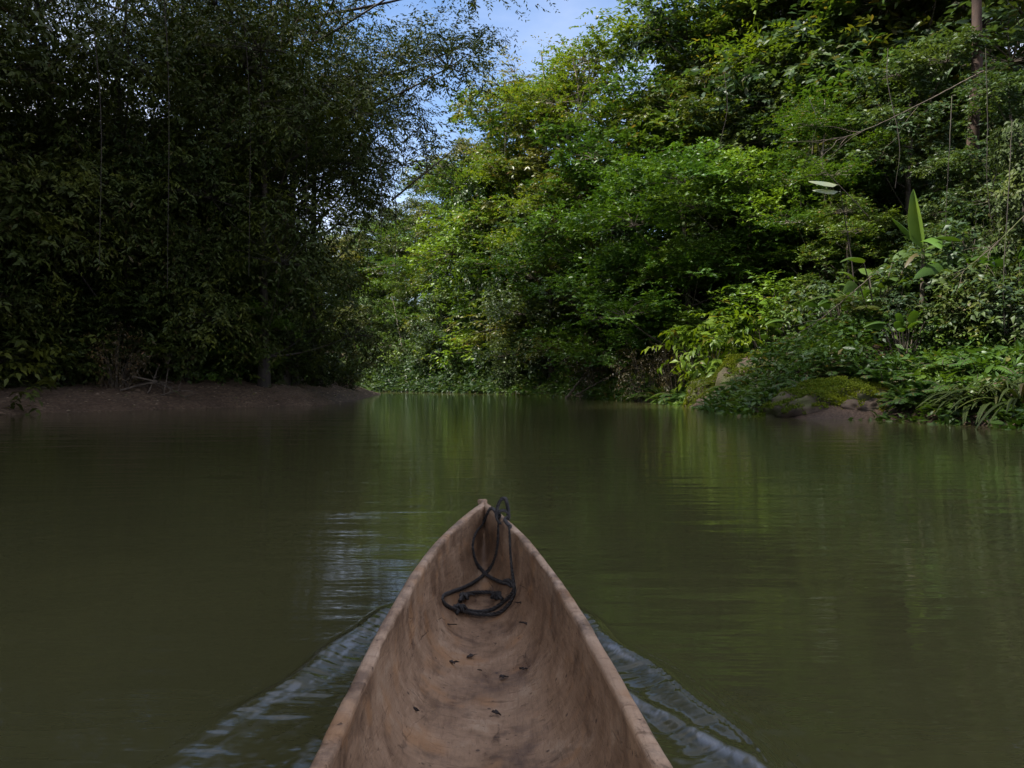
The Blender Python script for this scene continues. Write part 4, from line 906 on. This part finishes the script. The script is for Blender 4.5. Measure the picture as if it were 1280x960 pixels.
def mossy_rock(px, Y, size, seed, label, rz, moss, dz=0.0, tilt=0.0):
    r = np.random.default_rng(seed)
    nu, nv = 90, 46
    u = np.linspace(0, 2 * np.pi, nu, endpoint=False); v = np.linspace(.02, np.pi * .62, nv)
    U, Vv = np.meshgrid(u, v)
    D = np.stack([np.cos(U) * np.sin(Vv), np.sin(U) * np.sin(Vv), np.cos(Vv)], -1)
    rr = 1 + .30 * fbm(D * 1.5 + seed, 3) + .10 * fbm(D * 5 + seed, 3) + .03 * fbm(D * 14 + seed, 2)
    P = D * rr[..., None] * np.array(size)
    P[..., 2] += tilt * P[..., 0]
    idx = np.arange(nu * nv).reshape(nv, nu)
    q = np.stack([idx[:-1], np.roll(idx, -1, 1)[:-1], np.roll(idx, -1, 1)[1:], idx[1:]], -1).reshape(-1, 4)[:, ::-1]
    X = at_px(px, Y)
    root = empty('mossy_boulder', (X, Y, dz), rz)
    link('stone', mk('mossy_stone', P.reshape(-1, 3), [q, idx[0][None, :]], M['rock'], smooth=True), root)
    # moss cushions: tiny leaves on the upper faces
    f = r.integers(0, nu * nv, 90000); p = P.reshape(-1, 3)[f]
    n_ = nrm(np.cross(np.roll(P, -1, 1) - P, np.gradient(P, axis=0))).reshape(-1, 3)[f]; n_ *= np.sign(np.sum(n_ * p, -1, keepdims=True))
    w_ = n_[:, 2] * .6 + .55 * fbm(p * 1.1 + seed * 3, 3) > moss
    p = p[w_] + r.normal(0, .03, (w_.sum(), 3)); n_ = n_[w_]
    ld = nrm(n_ * .7 + r.normal(0, .6, p.shape)); 
    V, T = leaves2(p, ld, nrm(r.normal(0, 1, p.shape)), np.full(len(p), .07), np.full(len(p), .035))
    link('moss', mk('moss', V, T, M['leaf_moss'], rnd=np.repeat(r.uniform(0, 1, len(p)), 2)), root)
    tag(root, label, 'boulder')
M['rock'] = bark_mat('mossy_rock', (.034, .022, .014), (.085, .056, .036), 3.5, moss=.6)
mossy_rock(925, 30.5, (2.5, 1.7, 1.7), 3, 'tall mossy mound on the right bank with a yellow-green flank reaching the water', .2, .12, -.05, .12)
mossy_rock(1020, 22.2, (1.9, 1.2, .95), 5, 'low brown boulder with a bare pointed end and moss on top at the waterline', .05, .26, -.08, .16)
mossy_rock(788, 42.2, (1.3, 1.0, 1.2), 8, 'small yellow-green mossy hump at the water left of the strap-leaved plants', .5, .05, -.05)
mossy_rock(1090, 21.6, (1.2, .9, .55), 9, 'bare reddish lump of bank right beside the brown boulder', .5, .62, -.05)

def branch(name, pts, r0, label, cat, group=None, mat='deadwood', forks=0, seed=1, r1=.25):
    r = np.random.default_rng(seed); pts = np.array(pts, float); c = pts[0].copy(); P = spline(pts - c, .12)
    acc = Acc(); s = np.linspace(0, 1, len(P)); P = P + r.normal(0, r0 * .25, P.shape)
    V, Q = tubes(P[None], (r0 * (1 - (1 - r1) * s))[None], 7); acc.add(V, Q)
    L = np.linalg.norm(P[-1] - P[0])
    for k in range(forks):
        i = int(len(P) * r.uniform(.25, .9)); dr = nrm(P[min(i + 2, len(P) - 1)] - P[i - 1] + r.normal(0, .5, 3) * np.linalg.norm(P[min(i + 2, len(P) - 1)] - P[i - 1]))
        l = L * r.uniform(.15, .4); q = P[i] + dr * l * np.linspace(0, 1, 6)[:, None] + np.cumsum(r.normal(0, .03 * l, (6, 3)), 0); q[0] = P[i]
        V, Q = tubes(q[None], (r0 * .5 * np.linspace(1, .2, 6))[None], 5); acc.add(V, Q)
    o = link(name, acc.mesh(name, M[mat], True)); o.location = c
    tag(o, label, cat, group); return o
def pxz(px, py, Y): return (at_px(px, Y), Y, CAMH - (py - HOR) / F_PX * Y)
branch('fallen_branch', [pxz(706, 500, 44.5), pxz(735, 462, 45.5), pxz(750, 425, 46), pxz(756, 398, 46.4)], .07, 'pale dead branch leaning out of the water below the dark hollow', 'branch', forks=5, seed=3)
branch('fallen_branch', [pxz(722, 493, 44.0), pxz(760, 472, 43), pxz(812, 454, 40), pxz(850, 446, 37.5)], .05, 'long dead branch lying along the bank left of the withered shrub', 'branch', forks=6, seed=4)
branch('dead_pole', [pxz(507, 455, 74), pxz(497, 405, 74.5), pxz(490, 370, 75)], .07, 'bare pale pole standing at the far bend', 'dead tree', forks=2, seed=5, mat='bark_pale')
branch('bare_branch', [pxz(1230, 88, 27), pxz(1150, 130, 27), pxz(1060, 170, 27), pxz(985, 178, 27)], .022, 'long bare branch arching across the upper right bank', 'branch', forks=6, seed=6)
branch('bare_branch', [pxz(1085, 270, 27.5), pxz(1040, 222, 27.4), pxz(1000, 185, 27.3)], .02, 'bare stem rising beside the two silver leaves', 'branch', forks=4, seed=7)
branch('bare_branch', [pxz(1090, 345, 25), pxz(1030, 395, 24.6), pxz(985, 425, 24.4)], .02, 'thin dead stick slanting down below the palm fronds', 'branch', forks=3, seed=8)
branch('bare_branch', [pxz(1290, 260, 20), pxz(1250, 300, 20.2), pxz(1215, 330, 20.5), pxz(1190, 350, 20.6)], .016, 'tangled bare twig before the dark trunk at the right edge', 'branch', forks=7, seed=9)
branch('bare_branch', [pxz(490, 250, 33), pxz(545, 205, 32), pxz(580, 175, 31.5)], .05, 'dark bare branch reaching into the sky gap from the left', 'branch', forks=6, seed=10, mat='bark_dark')
DW = [((150, 505), (215, 478), .05, 'longest bleached branch of the driftwood, slanting up to the right'), ((165, 470), (235, 500), .045, 'driftwood branch slanting down to the right across the pile'), ((185, 505), (200, 455), .03, 'upright stick standing in the driftwood pile'),
      ((200, 508), (245, 490), .035, 'short stick at the right end of the driftwood, almost in the water'), ((120, 490), (190, 494), .035, 'flat lying branch at the left end of the driftwood'), ((205, 500), (212, 440), .025, 'thin pale stem sticking up from the right of the driftwood'),
      ((140, 512), (180, 500), .03, 'broken stick lying on the mud before the driftwood')]
for i, (a, b, r0, lb) in enumerate(DW):
    Ya = 28.6 + .15 * i; A_, B_ = np.array(pxz(a[0], a[1], Ya)), np.array(pxz(b[0], b[1], Ya + .5))
    A_[2] = max(A_[2], gz(A_[0], A_[1]) + .02); B_[2] = max(B_[2], gz(B_[0], B_[1]) + .05)
    branch('driftwood_branch', [A_, (A_ + B_) / 2 + np.array([0, .1, .12]), B_], r0, lb, 'driftwood', 'driftwood on the mud bank', forks=5, seed=20 + i)
LI = [(118, 24.5, 40, 330), (203, 26.5, -40, 360), (305, 28.5, 20, 345), (376, 31.0, 60, 372), (470, 33.0, 150, 330), (488, 34, 190, 345)]
LBL = ['thin liana hanging before the far left trees', 'long liana hanging over the driftwood from above the frame', 'liana hanging over the crest of the gravel bar', 'liana hanging over the outer part of the gravel bar', 'liana hanging over the water near the bar tip', 'liana hanging nearest the sky gap over the water']
for i, ((px, Y, y0, y1), lb) in enumerate(zip(LI, LBL)):
    a, b = np.array(pxz(px, y0, Y)), np.array(pxz(px + 6, y1, Y)); 
    branch('liana', [a, a * .6 + b * .4 + np.array([.15, 0, 0]), b], .018, lb, 'liana', 'lianas hanging from the left bank trees', mat='bark_dark', seed=40 + i, r1=.6)

RL = [(735, 47, 60, 300, 'long thin liana down the front of the tallest feathery tree'), (772, 43, 200, 380, 'liana hanging beside the vine-draped tree by the hollow'), (905, 36.5, 90, 240, 'liana hanging over the largest bright bushy tree'), (1010, 33, 120, 260, 'liana hanging left of the silver leaves'),
      (1110, 27, 60, 235, 'liana hanging just left of the upright banana leaf'), (1190, 24.5, 120, 330, 'liana hanging right of the banana plant'), (1232, 24, 60, 300, 'liana hanging below the reddish trunk'), (1265, 21, 150, 420, 'liana hanging in front of the dark recess'), (690, 53, 220, 420, 'liana hanging into the dark hollow of the right bank'), (655, 57, 250, 440, 'liana hanging between the two vine columns')]
for i, (px, Y, y0, y1, lb) in enumerate(RL):
    a, b = np.array(pxz(px, y0, Y)), np.array(pxz(px + (-1) ** i * 9, y1, Y)); rr_ = np.random.default_rng(i)
    branch('liana', [a, a * .7 + b * .3 + rr_.normal(0, .15, 3), a * .3 + b * .7 + rr_.normal(0, .15, 3), b], .014, lb, 'liana', 'lianas hanging from the right bank trees', mat='bark_dark', seed=60 + i, r1=.6)

def big_leaf(origin, az, el, L, W, curl, sag, mat, parent, name='leaf', rag=0.0, seed=1, roll=0.0):
    r = np.random.default_rng(seed); K = 22; s = np.linspace(0, 1, K)
    hd = np.array([math.cos(az), math.sin(az), 0])
    P = np.array(origin) + hd * (L * s * math.cos(el))[:, None] + np.array([0, 0, 1]) * (L * (s * math.sin(el) - sag * s ** 2))[:, None]
    Wd = W * np.clip((s - .12) / .16, 0, 1) ** .7 * np.clip((1.0 - s) / .45, 0, 1) ** .65 * (1 - rag * r.uniform(0, 1, K)) + .025
    V, Q = blades(P[None], Wd[None], np.array([[-hd[1] * math.cos(roll), hd[0] * math.cos(roll), math.sin(roll)]]), curl)
    return link(name, mk('big_' + name, V, Q, mat, smooth=True, rnd=np.full(len(Q), .5)), parent)
X, Yb = at_px(1152, 24.6), 24.6; zb = gz(X, Yb)
root = empty('banana_plant', (X, Yb, zb)); z0 = float(pxz(0, 318, Yb)[2]) - zb
acc = Acc(); V, Q = tubes(np.stack([np.linspace(0, .05, 6), np.zeros(6), np.linspace(-.2, z0 + .1, 6)], -1)[None], np.linspace(.11, .05, 6)[None], 9); acc.add(V, Q)
link('stem', acc.mesh('banana_stem', M['bark'], True), root)
f = big_leaf((0.05, 0, z0), -2.45, 1.22, 2.05, .42, .55, -.02, M['leaf_big'], root, seed=1); f['label'] = 'tall upright pale green half-rolled leaf'
big_leaf((0.05, 0, z0 + .2), 2.9, 1.0, 1.7, .46, .2, .25, M['leaf_mid'], root, seed=2)
big_leaf((0.05, -.05, z0 + .3), -1.7, .55, 1.5, .5, .2, .75, M['leaf_bright'], root, seed=3)
big_leaf((0.05, 0, z0 + .1), .1, .7, 1.4, .42, .2, .6, M['leaf_fern'], root, seed=4)
big_leaf((0.05, 0, z0 - .1), -2.6, .6, 1.2, .35, .25, .9, M['leaf_dry'], root, rag=.5, seed=5)['label'] = 'dead orange-brown hanging leaf'
big_leaf((0.05, 0, z0 - .4), -.7, .7, 1.4, .4, .2, .7, M['leaf_bright'], root, seed=6)
tag(root, 'banana plant with one tall pale upright leaf standing out of the right bank', 'banana plant')
X, Yb = at_px(1050, 28.2), 28.2; zb = gz(X, Yb); root = empty('silver_leaf_plant', (X, Yb, zb)); z0 = float(pxz(0, 240, Yb)[2]) - zb
acc = Acc(); V, Q = tubes(np.stack([np.array([.7, .75, .7, .5, .25, 0]), np.array([.6, .5, .35, .2, .1, 0]), np.linspace(-.2, z0 + .1, 6)], -1)[None], np.linspace(.03, .014, 6)[None], 7); acc.add(V, Q)
link('stem', acc.mesh('silver_stem', M['bark_dark'], True), root)
big_leaf((0, 0, z0 + .25), 3.3, .12, 1.25, .36, .1, .05, M['leaf_silver'], root, seed=1, roll=-.7); big_leaf((0, -.05, z0), 3.2, .06, 1.05, .32, .1, .03, M['leaf_silver'], root, seed=2, roll=-.7)
big_leaf((0, 0, z0 - .3), -.4, .4, .9, .3, .1, .4, M['leaf_blue'], root, seed=3)
tag(root, 'plant holding two long silvery leaves out flat over the right bank', 'plant')

# stones and litter on the bar
def scatter_stones():
    r = np.random.default_rng(77); n = 9000
    x = r.uniform(-26, -7.5, n); y = r.uniform(22, 58, n); g, d, l = ground(x, y, True)
    k = l & (d > -.1) & (d < 6.5); x, y, g = x[k], y[k], g[k]; n = len(x)
    b = np.array([[1, 0, 0], [.3, .95, 0], [-.8, .58, 0], [-.8, -.58, 0], [.3, -.95, 0], [0, 0, .62]])
    rs = r.lognormal(-3.5, .45, n); a = r.uniform(0, 6.28, n); ca, sa = np.cos(a), np.sin(a)
    B = b[None] * r.uniform(.7, 1.3, (n, 6, 3)) * rs[:, None, None]
    V = np.stack([B[..., 0] * ca[:, None] - B[..., 1] * sa[:, None] + x[:, None], B[..., 0] * sa[:, None] + B[..., 1] * ca[:, None] + y[:, None], B[..., 2] + g[:, None] + .005], -1).reshape(-1, 3)
    Fc = (np.array([[0, 1, 5], [1, 2, 5], [2, 3, 5], [3, 4, 5], [4, 0, 5]])[None] + (np.arange(n) * 6)[:, None, None]).reshape(-1, 3)
    m, nt, bs = newmat('pebble'); at = nt.new('ShaderNodeAttribute', attribute_name='rnd')
    nt.con(nt.ramp(at.outputs['Fac'], [(0, (.085, .053, .031)), (.7, (.20, .138, .088)), (1, (.36, .28, .20))]), bs.inputs['Base Color']); bs.inputs['Roughness'].default_value = .7
    tag(link('pebbles', mk('pebbles', V, Fc, m, rnd=np.repeat(r.uniform(0, 1, n), 5))), 'grey brown pebbles strewn over the gravel bar', kind='stuff')
    n = 420; x = r.uniform(-24, -8, n); y = r.uniform(23, 45, n); g, d, l = ground(x, y, True); k = l & (d > .1) & (d < 5); x, y, g = x[k], y[k], g[k]
    a = r.uniform(0, 6.28, len(x)); V, T = leaves2(np.stack([x, y, g + .02], -1), np.stack([np.cos(a), np.sin(a), .15 + 0 * a], -1), np.array([0, 0, 1.0]) + r.normal(0, .3, (len(x), 3)), r.uniform(.1, .22, len(x)), r.uniform(.05, .10, len(x)))
    tag(link('fallen_leaves', mk('fallen_leaves', V, T, M['leaf_pale'], rnd=np.repeat(r.uniform(.8, 1, len(x)), 2))), 'pale dead leaves fallen on the mud of the left bank', kind='stuff')
scatter_stones()

# ------------------------------------------------------------------ camera, light, sky
cam = bpy.data.cameras.new('camera'); co = bpy.data.objects.new('camera', cam); COL.objects.link(co)
co.location = (0, 0, CAMH); co.rotation_euler = (R_(90), 0, 0)
cam.sensor_width = 36; cam.lens = 36 * F_PX / 1280; cam.clip_end = 2000; cam.clip_start = .02
cam.shift_y = -(HOR - 480) / 1280 * -1 if False else (HOR - 480) / 1280
scene.camera = co

SUN_EL, SUN_AZ = 53.0, -100.0          # azimuth measured from +Y toward +X (ahead = 0, right = 90)
sd = np.array([math.sin(R_(SUN_AZ)) * math.cos(R_(SUN_EL)), math.cos(R_(SUN_AZ)) * math.cos(R_(SUN_EL)), math.sin(R_(SUN_EL))])
sl = bpy.data.lights.new('sun', 'SUN'); sl.energy = 4.6; sl.angle = R_(3); sl.color = (1, .95, .86)
so = bpy.data.objects.new('sun', sl); COL.objects.link(so)
from mathutils import Vector
so.rotation_euler = Vector(sd).to_track_quat('Z', 'Y').to_euler(); so.location = (0, 0, 60)
w = bpy.data.worlds.new('World'); scene.world = w; w.use_nodes = True
nt = NT(w); bg = nt.n['Background']
sky = nt.new('ShaderNodeTexSky', sky_type='NISHITA', sun_disc=False, sun_elevation=R_(SUN_EL), sun_rotation=R_(SUN_AZ), air_density=1.0, dust_density=.2, ozone_density=5.0)
tc = nt.new('ShaderNodeTexCoord'); mp = nt.new('ShaderNodeMapping'); mp.inputs['Scale'].default_value = (1, 1, 2.2); mp.inputs['Location'].default_value = (.35, .2, 0)
nt.con(tc.outputs['Generated'], mp.inputs[0])
cn = nt.new('ShaderNodeTexNoise', i_Scale=2.6, i_Detail=7.0, i_Roughness=.58); nt.con(mp.outputs[0], cn.inputs['Vector'])
cf = nt.ramp(cn.outputs['Fac'], [(.36, (0, 0, 0)), (.60, (.95, .95, .95))])
dp = nt.new('ShaderNodeVectorMath', operation='DOT_PRODUCT'); nt.con(tc.outputs['Generated'], dp.inputs[0]); dp.inputs[1].default_value = (.06, .905, .42)
mr = nt.new('ShaderNodeMapRange'); nt.con(dp.outputs['Value'], mr.inputs[0]); mr.inputs[1].default_value = .985; mr.inputs[2].default_value = .86; mr.inputs[3].default_value = .20; mr.inputs[4].default_value = 1.0
cfm = nt.new('ShaderNodeMath', operation='MULTIPLY'); nt.con(cf, cfm.inputs[0]); nt.con(mr.outputs[0], cfm.inputs[1])
skc = nt.mix(cfm.outputs[0], sky.outputs[0], (6.6, 6.6, 7.4))  # clouds thinned in the sky gap, brightened out of view as added fill light
nt.con(skc, bg.inputs[0]); bg.inputs[1].default_value = .088

scene.view_settings.view_transform = 'Standard'; scene.view_settings.look = 'None'
scene.view_settings.exposure = 1.45; scene.view_settings.gamma = 1.0; scene.view_settings.use_curve_mapping = False
cy = scene.cycles
cy.max_bounces = 5; cy.diffuse_bounces = 2; cy.glossy_bounces = 2; cy.transmission_bounces = 3; cy.transparent_max_bounces = 4
cy.caustics_reflective = False; cy.caustics_refractive = False
